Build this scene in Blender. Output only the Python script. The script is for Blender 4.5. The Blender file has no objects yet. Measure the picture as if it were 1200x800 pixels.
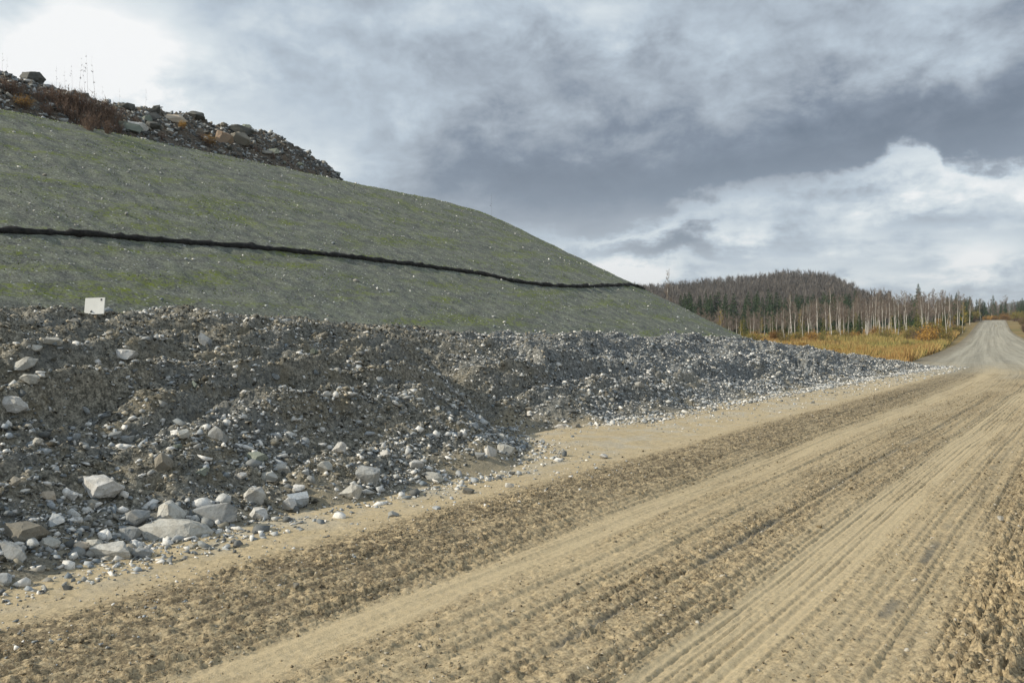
import bpy, bmesh, math, random
import numpy as np
from mathutils import Vector, Matrix

R = math.radians
random.seed(7)
rng = np.random.default_rng(11)
scene = bpy.context.scene
C = scene.collection

# ------------------------------------------------------------------ camera
EYE = 1.7
cam_d = bpy.data.cameras.new('camera')
cam = bpy.data.objects.new('camera', cam_d)
C.objects.link(cam)
cam.location = (0, 0, EYE)
cam.rotation_euler = (R(90), 0, 0)
cam_d.sensor_width = 36.0
cam_d.lens = 28.0 * 930 / 933.3
cam_d.shift_y = -8 / 1200.0
cam_d.clip_start = 0.05
cam_d.clip_end = 20000
scene.camera = cam

# ------------------------------------------------------------------ light
SUN_EL, SUN_AZ = 29.0, -110.0        # azimuth from +Y, clockwise; the sun stands to the left, a little behind
sd = Vector((math.sin(R(SUN_AZ)) * math.cos(R(SUN_EL)), math.cos(R(SUN_AZ)) * math.cos(R(SUN_EL)), math.sin(R(SUN_EL))))
sun_d = bpy.data.lights.new('sun', 'SUN')
sun = bpy.data.objects.new('sun', sun_d)
C.objects.link(sun)
sun.rotation_euler = sd.to_track_quat('Z', 'Y').to_euler()
sun_d.energy = 4.9
sun_d.angle = R(0.6)
sun_d.color = (1.0, 0.91, 0.76)
scene.view_settings.view_transform = 'Standard'
scene.view_settings.look = 'None'
scene.view_settings.exposure = 0.0
scene.view_settings.gamma = 1.0
scene.view_settings.use_curve_mapping = False
scene.cycles.max_bounces = 4
scene.cycles.diffuse_bounces = 2

# ------------------------------------------------------------------ sky with its clouds
world = bpy.data.worlds.new('World')
scene.world = world
world.use_nodes = True
wt = world.node_tree
wt.nodes.clear()


class G:
    """small helper for writing node graphs"""
    def __init__(s, tree): s.t = tree
    def n(s, typ, **kw):
        nd = s.t.nodes.new(typ)
        for k, v in kw.items():
            setattr(nd, k, v)
        return nd
    def put(s, sock, v):
        if isinstance(v, bpy.types.NodeSocket): s.t.links.new(v, sock)
        elif v is not None: sock.default_value = v
    def m(s, op, a, b=None, c=None, clamp=False):
        nd = s.n('ShaderNodeMath', operation=op, use_clamp=clamp)
        s.put(nd.inputs[0], a)
        if b is not None: s.put(nd.inputs[1], b)
        if c is not None: s.put(nd.inputs[2], c)
        return nd.outputs[0]
    def vm(s, op, a, b=None):
        nd = s.n('ShaderNodeVectorMath', operation=op)
        s.put(nd.inputs[0], a)
        if b is not None: s.put(nd.inputs[1], b)
        return nd.outputs['Value'] if op in ('LENGTH', 'DISTANCE', 'DOT_PRODUCT') else nd.outputs[0]
    def comb(s, x, y, z=0.0):
        nd = s.n('ShaderNodeCombineXYZ')
        for i, v in enumerate((x, y, z)): s.put(nd.inputs[i], v)
        return nd.outputs[0]
    def sep(s, v):
        nd = s.n('ShaderNodeSeparateXYZ'); s.put(nd.inputs[0], v); return nd.outputs
    def step(s, v, a, b, lo=0.0, hi=1.0):
        nd = s.n('ShaderNodeMapRange', interpolation_type='SMOOTHSTEP')
        for i, q in enumerate((v, a, b, lo, hi)): s.put(nd.inputs[i], q)
        return nd.outputs[0]
    def noise(s, vec, scale, detail=5, rough=0.55, dist=0.0, out=0):
        nd = s.n('ShaderNodeTexNoise')
        s.put(nd.inputs['Vector'], vec)
        nd.inputs['Scale'].default_value = scale; nd.inputs['Detail'].default_value = detail
        nd.inputs['Roughness'].default_value = rough; nd.inputs['Distortion'].default_value = dist
        return nd.outputs[out]
    def mix(s, f, a, b, mode='MIX'):
        nd = s.n('ShaderNodeMix', data_type='RGBA', blend_type=mode)
        s.put(nd.inputs[0], f)
        for i, v in ((6, a), (7, b)):
            if isinstance(v, tuple) and len(v) == 3: v = (*v, 1)
            s.put(nd.inputs[i], v)
        return nd.outputs[2]
    def ramp(s, f, stops):
        nd = s.n('ShaderNodeValToRGB'); s.put(nd.inputs[0], f)
        e = nd.color_ramp.elements
        while len(e) < len(stops): e.new(0.5)
        for el, (p, c) in zip(e, stops):
            el.position = p; el.color = (*c, 1) if len(c) == 3 else c
        return nd.outputs[0]
    def curve(s, v, x0, x1, pts, y0, y1):
        """pts in real units; returns the curve value in real units"""
        nrm = s.m('DIVIDE', s.m('SUBTRACT', v, x0), x1 - x0, clamp=True)
        nd = s.n('ShaderNodeFloatCurve')
        s.put(nd.inputs['Value'], nrm)
        cu = nd.mapping.curves[0]
        P = [((x - x0) / (x1 - x0), (y - y0) / (y1 - y0)) for x, y in pts]
        cu.points[0].location = P[0]; cu.points[1].location = P[-1]
        for p in P[1:-1]: cu.points.new(*p)
        nd.mapping.update()
        return s.m('ADD', s.m('MULTIPLY', nd.outputs[0], y1 - y0), y0)


def azel(px, py):
    a = math.atan((px - 600) / 930)
    return math.degrees(a), math.degrees(math.atan((392 - py) / 930 * math.cos(a)))


g = G(wt)
tc = g.n('ShaderNodeTexCoord')
d = g.vm('NORMALIZE', tc.outputs['Generated'])
dx, dy, dz = g.sep(d)[:3]
DEG = 180 / math.pi
az0 = g.m('MULTIPLY', g.m('ARCTAN2', dx, dy), DEG)
el0 = g.m('MULTIPLY', g.m('ARCSINE', dz), DEG)
# the cloud deck seen from below: a plane that runs to the horizon
zz = g.m('ADD', g.m('MAXIMUM', dz, 0.0), 0.16)
plane = g.comb(g.m('DIVIDE', dx, zz), g.m('DIVIDE', dy, zz), 0.0)
n1 = g.noise(plane, 1.1, 8, 0.55, 0.0)
n2 = g.noise(g.vm('ADD', plane, (5.2, 1.7, 0.0)), 2.6, 8, 0.58, 0.0)
n3 = g.noise(g.comb(g.m('MULTIPLY', az0, 0.075), g.m('MULTIPLY', el0, 0.13), 0.3), 1.5, 8, 0.58, 0.0)
n4 = g.noise(g.comb(g.m('MULTIPLY', az0, 0.16), g.m('MULTIPLY', el0, 0.24), 2.3), 1.4, 9, 0.62, 0.2)
c4 = g.m('SUBTRACT', n4, 0.5)
c1 = g.m('SUBTRACT', n1, 0.5); c2 = g.m('SUBTRACT', n2, 0.5); c3 = g.m('SUBTRACT', n3, 0.5)
az = g.m('ADD', az0, g.m('MULTIPLY', c2, 7.0))
el = g.m('ADD', el0, g.m('ADD', g.m('ADD', g.m('MULTIPLY', c3, 5.0), g.m('MULTIPLY', c4, 5.0)), g.m('MULTIPLY', c2, 2.5)))


def blob(px, py, rx, ry, w):
    a, e = azel(px, py)
    v = g.comb(g.m('MULTIPLY', g.m('SUBTRACT', az, a), 1 / (rx / 14.5)), g.m('MULTIPLY', g.m('SUBTRACT', el, e), 1 / (ry / 16.0)))
    return g.step(g.vm('LENGTH', v), 0.0, 1.0, w, 0.0)


def total(lst):
    o = lst[0]
    for q in lst[1:]: o = g.m('ADD', o, q)
    return o


# lower, brighter layer
low = total([g.m('ADD', g.m('ADD', 0.80, g.m('MULTIPLY', c4, 0.60)), g.m('ADD', g.m('MULTIPLY', c2, 0.50), g.m('MULTIPLY', c3, 0.45))),
             blob(720, 318, 120, 26, 0.30), blob(1060, 205, 130, 42, 0.14), blob(1150, 300, 60, 26, 0.20), blob(960, 325, 150, 24, 0.10),
             blob(790, 287, 150, 26, -0.26), blob(1170, 345, 150, 22, -0.14), blob(1080, 262, 60, 16, -0.10), blob(1190, 215, 110, 30, 0.08), blob(620, 290, 90, 40, -0.12)])
# the dark deck above it
edge_px = [(0, 330), (300, 330), (480, 300), (600, 272), (700, 268), (780, 252), (860, 232), (950, 222), (1015, 214), (1045, 184), (1085, 168), (1105, 192), (1200, 198), (1400, 180)]
E = g.curve(az0, -60, 60, [(-60, 4.0)] + [azel(*p) for p in edge_px] + [(60, 9)], 0, 20)
over = g.m('SUBTRACT', el, E)
deck_mask = g.step(over, -0.55, 0.75)
deck = total([g.m('ADD', g.m('ADD', 0.735, g.m('MULTIPLY', c4, 0.42)), g.m('ADD', g.m('MULTIPLY', c1, 0.22), g.m('MULTIPLY', c3, 0.34))),
              blob(100, 50, 150, 90, 0.34), blob(330, 190, 190, 80, 0.20), blob(60, 110, 220, 110, 0.12), blob(10, 30, 60, 40, -0.12), blob(280, 60, 230, 130, 0.06), blob(700, 20, 200, 60, 0.09), blob(1080, 20, 220, 70, 0.09),
              blob(900, 190, 430, 95, -0.16), blob(590, 220, 330, 110, -0.16), blob(1150, 150, 260, 80, -0.15), blob(860, 120, 620, 170, -0.13), blob(1230, 60, 160, 110, -0.04), blob(640, 175, 80, 24, 0.05)])
val = g.m('ADD', g.m('MULTIPLY', deck, deck_mask), g.m('MULTIPLY', low, g.m('SUBTRACT', 1.0, deck_mask)))
tone = g.ramp(g.m('DIVIDE', val, 1.1), [
    (0.30, (0.115, 0.145, 0.195)), (0.45, (0.205, 0.252, 0.325)), (0.56, (0.345, 0.400, 0.470)),
    (0.68, (0.510, 0.595, 0.680)), (0.80, (0.740, 0.810, 0.850)), (0.91, (0.990, 1.0, 1.0))])
sky = g.n('ShaderNodeTexSky', sky_type='NISHITA')
sky.sun_disc = False
sky.sun_elevation = R(SUN_EL)
sky.sun_rotation = R(SUN_AZ)
sky.air_density = 1.0; sky.dust_density = 1.0
STR = 0.10
cloud = g.vm('SCALE', tone)
cloud.node.inputs['Scale'].default_value = 1 / STR
cover = g.step(g.m('ADD', val, g.m('MULTIPLY', c1, 0.5)), 0.2, 0.62, 0.80, 0.97)
out = g.mix(cover, sky.outputs[0], cloud)
bg = g.n('ShaderNodeBackground')
bg.inputs['Strength'].default_value = STR
wt.links.new(out, bg.inputs['Color'])
wo = g.n('ShaderNodeOutputWorld')
wt.links.new(bg.outputs[0], wo.inputs['Surface'])

# ------------------------------------------------------------------ numeric helpers
TH = R(35.7)
SN, CS = math.sin(TH), math.cos(TH)


def su2xy(s, u): return s * SN + u * CS, s * CS - u * SN
def xy2su(x, y): return x * SN + y * CS, x * CS - y * SN


def _hash(ix, iy, seed):
    h = (ix.astype(np.int64) * 374761393 + iy.astype(np.int64) * 668265263 + seed * 974711) & 0xffffffff
    h = ((h ^ (h >> 13)) * 1274126177) & 0xffffffff
    return ((h ^ (h >> 16)) & 0xffff) / 65535.0 * 2 * math.pi


def pn(x, y, seed=0):
    """gradient noise, about -1..1"""
    x = np.asarray(x, float); y = np.asarray(y, float)
    ix = np.floor(x); iy = np.floor(y)
    fx = x - ix; fy = y - iy
    ux = fx * fx * fx * (fx * (fx * 6 - 15) + 10); uy = fy * fy * fy * (fy * (fy * 6 - 15) + 10)
    def gr(ax, ay):
        a = _hash(ix + ax, iy + ay, seed)
        return np.cos(a) * (fx - ax) + np.sin(a) * (fy - ay)
    n0 = gr(0, 0) * (1 - ux) + gr(1, 0) * ux
    n1_ = gr(0, 1) * (1 - ux) + gr(1, 1) * ux
    return (n0 * (1 - uy) + n1_ * uy) * 1.5


def fbm(x, y, octv=4, seed=0, gain=0.5):
    t = 0; a = 1.0; f = 1.0
    for i in range(octv):
        t = t + a * pn(x * f, y * f, seed + i * 17); a *= gain; f *= 2.03
    return t


def ss(x, a, b):
    t = np.clip((np.asarray(x, float) - a) / (b - a), 0, 1)
    return t * t * (3 - 2 * t)


def soft_interp(x, xs, ys):
    """smooth interpolation: linear table averaged over a small window"""
    x = np.asarray(x, float)
    w = 0.06 * np.maximum(np.abs(x), 10)
    return sum(np.interp(x + k * w, xs, ys) for k in (-1, -.5, 0, .5, 1)) / 5


# ------------------------------------------------------------------ the lie of the land (s along the near road, u across it, right positive)
def cen(s):       # sideways shift of the road's course
    return soft_interp(s, [-30, 2, 30, 42, 98, 165, 289, 420], [-0.42, 0, 0.37, 0.1, -5.0, -10.4, -19.6, -29])


def grade(s):
    return soft_interp(s, [-60, 90, 120, 166, 215, 289, 330, 420, 700], [0, 0, 0.45, 2.0, 3.9, 6.35, 6.6, 4.0, 3.0])


def ground_z(x, y):
    s, u = xy2su(x, y)
    v = u - cen(s)
    near = np.exp(-(np.maximum(np.abs(v + 1.5) - 9, 0) / 45.0) ** 2)
    z = grade(s) * near - 0.10 - 0.25 * ss(-v, 7.5, 10) * (s > -50) - 0.25 * ss(v, 5, 8)
    z = z + 0.12 * fbm(x * 0.05, y * 0.05, 3, 5) * ss(np.hypot(x, y), 40, 90)
    # the wooded hill behind the field, and the far blue ridge
    r = np.hypot(x, y)
    a = np.degrees(np.arctan2(x, y))
    hp = np.interp(a, [-60, -10, 5, 10, 16, 19, 22, 24, 26, 29, 34], [16, 20, 21, 22, 25.5, 28.5, 26, 13, 4, 1.0, 0])
    z = z + hp * ss(r, 250, 520) * (1 - 0.5 * ss(r, 620, 1200)) + 1.2 * fbm(x / 60, y / 60, 3, 9) * ss(r, 280, 500)
    ridge = np.interp(a, [-90, 0, 15, 24, 29, 33, 40, 60], [40, 40, 60, 70, 62, 96, 106, 90])
    z = z + ridge * np.exp(-((r - 2600) / 600.0) ** 2)
    return z


H_TOP = 12.2
U_T = 16.0 + 2 * H_TOP
R0 = 24.0
S_C = 46.0


def emb_z(s, U):
    U = np.asarray(U, float)
    ds = np.maximum(s - S_C, 0)
    dd = np.where(s > S_C, np.hypot(ds, U - (U_T + R0)) * np.sign(1) - R0, U_T - U)
    dd = np.where((s > S_C) & (U > U_T + R0), ds - R0, dd)
    k = 0.4
    z = H_TOP - 0.5 * (np.logaddexp(0, dd / k) * k)
    return z + 0.06 * fbm(s * 0.35, U * 0.7, 3, 21) + 0.045 * fbm(s * 1.3, U * 0.22, 3, 23) * ss(z, 0.5, 3) + 0.02 * fbm(s * 3, U * 3, 3, 22, 0.7)


CREST_S = [-30, 0, 4, 7, 12, 18, 25, 31, 34.5, 41, 46.5, 49, 60]
CREST_U = [12, 12, 12, 12, 12, 12, 11.8, 11.3, 10.3, 8.6, 7.2, 6.6, 6.6]
CREST_Z = [1.7, 1.85, 1.9, 1.92, 1.75, 1.62, 1.55, 1.42, 1.15, 0.62, 0.14, -0.15, -0.3]
TOE_S = [-30, 2.5, 7, 9, 9.8, 10.6, 11.4, 12.2, 13.2, 16, 25, 38, 46, 60]
TOE_U = [5.9, 5.9, 5.95, 6.2, 6.7, 7.9, 8.7, 8.2, 7.3, 7.2, 7.1, 6.6, 6.1, 5.9]


def berm_z(s, U, fine=True):
    c = np.interp(s, CREST_S, CREST_U); zc = np.interp(s, CREST_S, CREST_Z)
    t = np.interp(s, TOE_S, TOE_U) + 0.3 * fbm(s * 0.45, s * 0 + 3.3, 3, 31)
    w = np.maximum(c - t, 0.6)
    q = (U - t) / w
    z = np.where(q < 1, zc * np.clip(1 - (1 - q) ** 1.55 if False else q ** 0.85 if False else np.sin(np.clip(q, 0, 1) * math.pi / 2) ** 1.05, 0, 1), zc - 0.55 * ss(q, 1.15, 1.9) * zc)
    z = np.where(q < 0, q * 0.5, z)
    amp = np.clip(zc / 1.5, 0.08, 1) * ss(q, -0.02, 0.35)
    # pushed-up heaps and benches left by the blade: long in s, short in U
    wrp = 0.8 * fbm(s * 0.25, U * 0.3, 2, 41)
    bench = fbm(s * 0.22 + 7, (U + wrp) * 1.5, 3, 42)
    amp = amp * (1 - 0.55 * ss(q, 0.75, 1.05))
    z = z + amp * ((0.22 + 0.08 * (1 - ss(s, 9, 15))) * bench + 0.11 * fbm(s * 0.8, U * 0.9, 3, 43) + 0.10 * (1 - 2 * np.abs(fbm(s * 0.7 + 3, (U + wrp) * 2.8, 2, 44))))
    z = z + np.clip(amp * 3, 0.15, 1) * 0.045 * fbm(s * 3.6, U * 6.5, 3, 45, 0.65)
    if fine:
        z = z + np.clip(amp * 3, 0.1, 1) * 0.024 * fbm(s * 15, U * 20, 3, 46, 0.75)
    return z


RIDGE_S = [0, 10, 18.5, 19.5, 22.9, 25, 28.2, 31, 32, 33.5, 34.7, 36, 37.7, 39.5, 41.3, 44.5, 60]
RIDGE_Z = [15.5, 15.8, 15.6, 15.5, 15.45, 15.55, 15.75, 15.7, 15.75, 16.0, 16.0, 15.7, 15.1, 14.4, 13.5, 11.6, 11]


def mound_z(s, U):
    top = np.interp(s, RIDGE_S, RIDGE_Z) - 0.3
    q = (U - 41.4) / 5.6
    z = 12.05 + (top - 12.05) * (np.sin(np.clip(q, 0, 1) * math.pi / 2)) - 0.5 * ss(q, 1, 2) + np.minimum(q, 0) * 1.5
    a = ss(q, 0, 0.4)
    sw = s + (47 - np.minimum(U, 47)) * 0.85
    z = z - 3.0 * ss(sw, 41.2, 45)
    a = a * (1 - ss(sw, 40, 44))
    return z + a * (0.28 * fbm(s * 0.7, U * 0.7, 3, 51) + 0.2 * (1 - 2 * np.abs(fbm(s * 0.9, U * 1.1 + 9, 3, 52))) * 0.7 + 0.1 * fbm(s * 3.2, U * 3.2, 3, 53, 0.6))


# road lanes: looseness of the dirt across v
def loose_of(v, s):
    e = v + 0.022 * fbm(s * 0.30, s * 0 + 1.7, 2, 61)
    n = fbm(s * 0.5, v * 1.6, 3, 62)
    L = np.interp(e, [-6.6, -5.6, -5.15, -4.85, -4.3, -4.0, -3.74, -3.68, -3.36, -3.28, -2.95, -2.6, -2.3, -2.05, -1.86, -1.82, -1.42, -1.38, -1.2, -0.85, -0.62, -0.35, -0.1, 0.3, 0.6, 1.3, 1.7, 2.3, 4.5],
                  [0.28, 0.16, 0.30, 1.0, 1.0, 0.9, 0.50, 0.12, 0.12, 0.40, 0.45, 0.62, 0.80, 0.62, 0.45, 0.03, 0.03, 0.38, 0.42, 0.48, 0.90, 1.0, 0.85, 0.6, 0.1, 0.1, 0.6, 0.4, 0.3])
    L = L * (1 - 0.5 * ss(s, 20, 50))
    L = L + 0.30 * ss(fbm(s * 0.22 + 3, v * 2.2, 3, 69), -0.15, 0.55) * (v > -4.0)
    return np.clip(L + 0.22 * n * (L > 0.06) * (0.3 + L) + 0.10 * fbm(s * 1.5, v * 9, 2, 60) * (v > -5.4), 0, 1)


def road_z(s, v, loose=None):
    if loose is None: loose = loose_of(v, s)
    e = v + 0.022 * fbm(s * 0.30, s * 0 + 1.7, 2, 61)
    fade = 1 - 0.85 * ss(s, 20, 60)
    z = grade(s) + 0.03 * fbm(s * 0.12, v * 0.4, 3, 63)
    # lane profile: wheel tracks pressed in, loose dirt heaped between
    prof = np.interp(e, [-6.6, -5.4, -4.9, -4.4, -3.9, -3.7, -3.55, -3.3, -3.15, -2.38, -2.345, -2.315, -2.28, -1.95, -1.84, -1.62, -1.42, -1.3, -0.8, -0.55, -0.38, -0.2, 0.2, 0.5, 1.4, 1.8, 4.5],
                     [0.03, 0.0, 0.03, 0.05, 0.02, -0.015, -0.02, -0.015, 0.01, 0.012, -0.004, -0.004, 0.012, 0.012, -0.012, -0.02, -0.012, 0.005, 0.02, 0.05, 0.075, 0.05, 0.02, -0.02, -0.02, 0.03, 0.0])
    z = z + prof * fade
    # long scrape lines
    ln = fbm(s * 0.07 + 2, e * 15.0, 3, 64, 0.8)
    z = z + 0.012 * (ln + 0.7 * fbm(s * 0.05 + 9, e * 34.0, 2, 58, 0.7) * ss(e, -1.5, -1.2)) * ss(e, -5.2, -4.2) * (0.5 + loose) * fade
    # tyre ribs in the two hard tracks
    for c0, hw in ((-1.62, 0.19), (-3.53, 0.15)):
        k = np.clip(1 - np.abs(e - c0) / hw, 0, 1) ** 0.3
        rib = np.clip(np.cos((e - c0) * 2 * math.pi / 0.072) * 3 - 1.6, 0, 1)
        z = z - 0.013 * rib * k * fade * (0.45 + 0.8 * ss(fbm(s * 0.9, e * 2, 2, 65), -0.3, 0.5)) * (1.0 if c0 > -2 else 0.35)
    # clods and crumbs
    cl = fbm(s * 6, e * 11, 3, 66, 0.68)
    cl2 = fbm(s * 17, e * 30, 3, 67, 0.75)
    big = np.clip(fbm(s * 3.2, e * 5, 2, 68), 0, 1)
    z = z + loose * fade * (0.008 * cl + 0.011 * cl2 + 0.03 * big * cl2.clip(0, 1)) + (1 - loose) * 0.003 * cl2 + 0.008 * fbm(s * 2.5, v * 2.5, 3, 59) * ss(-v, 5.0, 5.6)
    wr = np.exp(-((e + 0.42) / 0.2) ** 2) * fade
    z = z + wr * (0.05 * np.abs(cl) + 0.03 * cl2)
    return z


# ------------------------------------------------------------------ mesh helpers
def link(name, me, mat=None, parent=None):
    o = bpy.data.objects.new(name, me)
    C.objects.link(o)
    if mat is not None and me is not None and not me.materials: me.materials.append(mat)
    if parent: o.parent = parent
    return o


def tag(o, label=None, cat=None, group=None, kind=None):
    if label: o['label'] = label
    if cat: o['category'] = cat
    if group: o['group'] = group
    if kind: o['kind'] = kind
    return o


def mesh_np(name, V, F, smooth=False, attrs=None):
    """V (n,3), F (m,k) arrays of one face size"""
    V = np.asarray(V, np.float32); F = np.asarray(F, np.int32)
    k = F.shape[1]
    me = bpy.data.meshes.new(name)
    me.vertices.add(len(V)); me.vertices.foreach_set('co', V.ravel())
    me.loops.add(F.size); me.loops.foreach_set('vertex_index', F.ravel())
    me.polygons.add(len(F))
    me.polygons.foreach_set('loop_start', np.arange(0, F.size, k, dtype=np.int32))
    me.polygons.foreach_set('loop_total', np.full(len(F), k, np.int32))
    if smooth: me.polygons.foreach_set('use_smooth', np.ones(len(F), bool))
    for an, val in (attrs or {}).items():
        val = np.asarray(val, np.float32)
        if val.ndim == 1:
            a = me.attributes.new(an, 'FLOAT', 'POINT'); a.data.foreach_set('value', val)
        else:
            a = me.attributes.new(an, 'FLOAT_VECTOR', 'POINT'); a.data.foreach_set('vector', val.ravel())
    me.update(); me.validate()
    return me


def grid_faces(nr, nc):
    i = np.arange(nr - 1)[:, None] * nc + np.arange(nc - 1)[None]
    return np.stack([i, i + 1, i + nc + 1, i + nc], -1).reshape(-1, 4)


def steps(a, b, f):
    """positions from a to b with spacing f(x)"""
    o = [a]
    while o[-1] < b: o.append(o[-1] + f(o[-1]))
    return np.array(o)


def new_mat(name):
    m = bpy.data.materials.new(name); m.use_nodes = True
    m.node_tree.nodes.clear()
    gg = G(m.node_tree)
    o = gg.n('ShaderNodeOutputMaterial')
    b = gg.n('ShaderNodeBsdfPrincipled')
    b.inputs['Roughness'].default_value = 0.9
    b.inputs['Specular IOR Level'].default_value = 0.2
    gg.t.links.new(b.outputs[0], o.inputs[0])
    return m, gg, b


def bump(gg, b, h, strength=0.5, dist=0.02):
    bn = gg.n('ShaderNodeBump'); bn.inputs['Strength'].default_value = strength; bn.inputs['Distance'].default_value = dist
    gg.put(bn.inputs['Height'], h); gg.t.links.new(bn.outputs[0], b.inputs['Normal'])


def attr(gg, name, out='Fac'):
    a = gg.n('ShaderNodeAttribute', attribute_name=name); return a.outputs[out]


def obj_co(gg): return gg.n('ShaderNodeNewGeometry').outputs['Position']


# ------------------------------------------------------------------ materials
# dirt road
M_road, q, b = new_mat('road_dirt')
P = obj_co(q); lo = attr(q, 'loose'); sv = attr(q, 'sv', 'Vector')
fine = q.noise(P, 42, 6, 0.75); mid = q.noise(P, 9, 4, 0.6); wide = q.noise(P, 0.7, 4, 0.55)
strk = q.noise(q.vm('MULTIPLY', sv, (0.22, 17.0, 1.0)), 1.0, 4, 0.7)
hard = q.mix(mid, (0.43, 0.348, 0.212), (0.56, 0.46, 0.29))
hard = q.mix(q.step(fine, 0.50, 0.36, 0.0, 0.5), hard, (0.27, 0.225, 0.15))
loosec = q.ramp(q.m('ADD', q.m('MULTIPLY', fine, 0.75), q.m('MULTIPLY', mid, 0.25)), [(0.37, (0.055, 0.042, 0.027)), (0.455, (0.19, 0.147, 0.087)), (0.54, (0.41, 0.325, 0.195)), (0.64, (0.58, 0.47, 0.295))])
f = q.m('ADD', q.m('MULTIPLY', lo, 1.05), q.m('MULTIPLY', q.m('SUBTRACT', strk, 0.5), 0.9), clamp=True)
col = q.mix(f, hard, loosec)
damp = q.m('MULTIPLY', q.step(strk, 0.60, 0.74), q.m('MULTIPLY', lo, 0.5))
col = q.mix(damp, col, (0.12, 0.105, 0.08))
vv0 = q.sep(sv)[1]
sh = q.m('MULTIPLY', q.step(vv0, -5.0, -5.8), q.step(q.noise(P, 1.6, 5, 0.7), 0.46, 0.60, 0, 0.55))
col = q.mix(sh, col, q.mix(fine, (0.30, 0.28, 0.225), (0.56, 0.53, 0.45)))
dk = attr(q, 'damp')
col = q.mix(dk, col, q.mix(mid, (0.095, 0.095, 0.085), (0.15, 0.145, 0.12)))
far = attr(q, 'far')
ft = q.noise(q.vm('MULTIPLY', sv, (0.02, 1.5, 1.0)), 1.0, 5, 0.7); fg = q.noise(P, 1.0, 6, 0.8)
fc = q.mix(q.step(q.m('ADD', q.m('MULTIPLY', ft, 0.6), q.m('MULTIPLY', fg, 0.4)), 0.36, 0.64), (0.21, 0.20, 0.16), (0.41, 0.385, 0.31))
vv = q.sep(sv)[1]
fc = q.mix(q.step(q.m('ADD', vv, q.m('MULTIPLY', q.m('SUBTRACT', fg, 0.5), 3.0)), -5.6, -7.4, 0.0, 0.8), fc, (0.14, 0.115, 0.075))
fc = q.mix(q.step(q.m('ADD', vv, q.m('MULTIPLY', q.m('SUBTRACT', fg, 0.5), 3.0)), 2.6, 4.2, 0.0, 0.75), fc, (0.17, 0.14, 0.09))
chn = q.m('MULTIPLY', q.m('MULTIPLY', q.step(vv, -5.2, -4.8), q.step(vv, -3.8, -4.2)), q.step(q.m('ADD', mid, q.m('MULTIPLY', q.m('SUBTRACT', fine, 0.5), 0.8)), 0.62, 0.40, 0, 0.6))
col = q.mix(chn, col, (0.085, 0.068, 0.045))
col = q.mix(far, col, fc)
col = q.mix(q.step(wide, 0.35, 0.7, 0.0, 0.18), col, (0.44, 0.36, 0.235))
pb = q.noise(P, 130, 2, 0.5)
col = q.mix(q.step(pb, 0.66, 0.72, 0.0, 0.6), col, (0.50, 0.49, 0.45))
col = q.mix(q.step(pb, 0.36, 0.30, 0.0, 0.6), col, (0.10, 0.085, 0.06))
q.put(b.inputs['Base Color'], col)
bump(q, b, q.m('ADD', q.m('MULTIPLY', fine, 0.7), q.m('MULTIPLY', pb, 0.5)), 0.55, 0.012)

# embankment gravel with thin new grass
M_emb, q, b = new_mat('embankment_gravel')
P = obj_co(q); sv = attr(q, 'sv', 'Vector')
a1 = q.noise(P, 2.2, 6, 0.7); a2 = q.noise(P, 14, 5, 0.7); a3 = q.noise(q.vm('MULTIPLY', sv, (0.22, 0.9, 1)), 1.0, 5, 0.65)
col = q.ramp(q.m('ADD', q.m('MULTIPLY', a1, 0.4), q.m('MULTIPLY', a2, 0.6)), [(0.36, (0.060, 0.064, 0.056)), (0.5, (0.158, 0.165, 0.148)), (0.64, (0.34, 0.35, 0.325))])
grs = q.m('MULTIPLY', q.step(a3, 0.49, 0.62), q.step(q.noise(P, 7, 5, 0.75), 0.42, 0.62), clamp=True)
gz = q.m('ADD', q.m('MULTIPLY', grs, 0.85), q.m('MULTIPLY', q.step(a1, 0.35, 0.7), 0.26))
col = q.mix(gz, col, q.mix(a2, (0.100, 0.130, 0.012), (0.22, 0.265, 0.035)))
vor = q.n('ShaderNodeTexVoronoi'); vor.inputs['Scale'].default_value = 6.5; q.put(vor.inputs['Vector'], P)
spk = q.m('MULTIPLY', q.step(vor.outputs['Distance'], 0.24, 0.14), q.step(q.sep(vor.outputs['Color'])[0], 0.72, 0.80))
col = q.mix(q.m('MULTIPLY', spk, 0.8), col, (0.55, 0.56, 0.55))
q.put(b.inputs['Base Color'], col)
bump(q, b, q.m('ADD', a2, q.m('MULTIPLY', q.noise(P, 45, 3, 0.6), 0.4)), 0.8, 0.06)

# berm soil
M_berm, q, b = new_mat('berm_soil')
P = obj_co(q)
a1 = q.noise(P, 1.1, 5, 0.6); a2 = q.noise(P, 16, 6, 0.72); a3 = q.noise(P, 55, 4, 0.65)
col = q.ramp(q.m('ADD', q.m('MULTIPLY', a2, 0.6), q.m('MULTIPLY', a3, 0.4)), [(0.35, (0.050, 0.047, 0.037)), (0.465, (0.150, 0.142, 0.114)), (0.55, (0.33, 0.305, 0.245)), (0.65, (0.60, 0.555, 0.45))])
col = q.mix(q.step(a1, 0.42, 0.62, 0, 0.45), col, q.mix(a2, (0.085, 0.10, 0.105), (0.22, 0.235, 0.24)))
col = q.mix(q.step(q.noise(P, 2.6, 4, 0.6), 0.52, 0.66, 0, 0.55), col, q.mix(a3, (0.10, 0.085, 0.05), (0.31, 0.26, 0.17)))
gy = attr(q, 'grey')
col = q.mix(gy, col, q.ramp(q.m('ADD', q.m('MULTIPLY', a2, 0.5), q.m('MULTIPLY', a3, 0.5)), [(0.38, (0.045, 0.050, 0.052)), (0.5, (0.155, 0.166, 0.170)), (0.62, (0.48, 0.49, 0.475))]))
sand = attr(q, 'sand')
col = q.mix(sand, col, q.mix(a3, (0.30, 0.255, 0.17), (0.46, 0.39, 0.265)))
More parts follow.
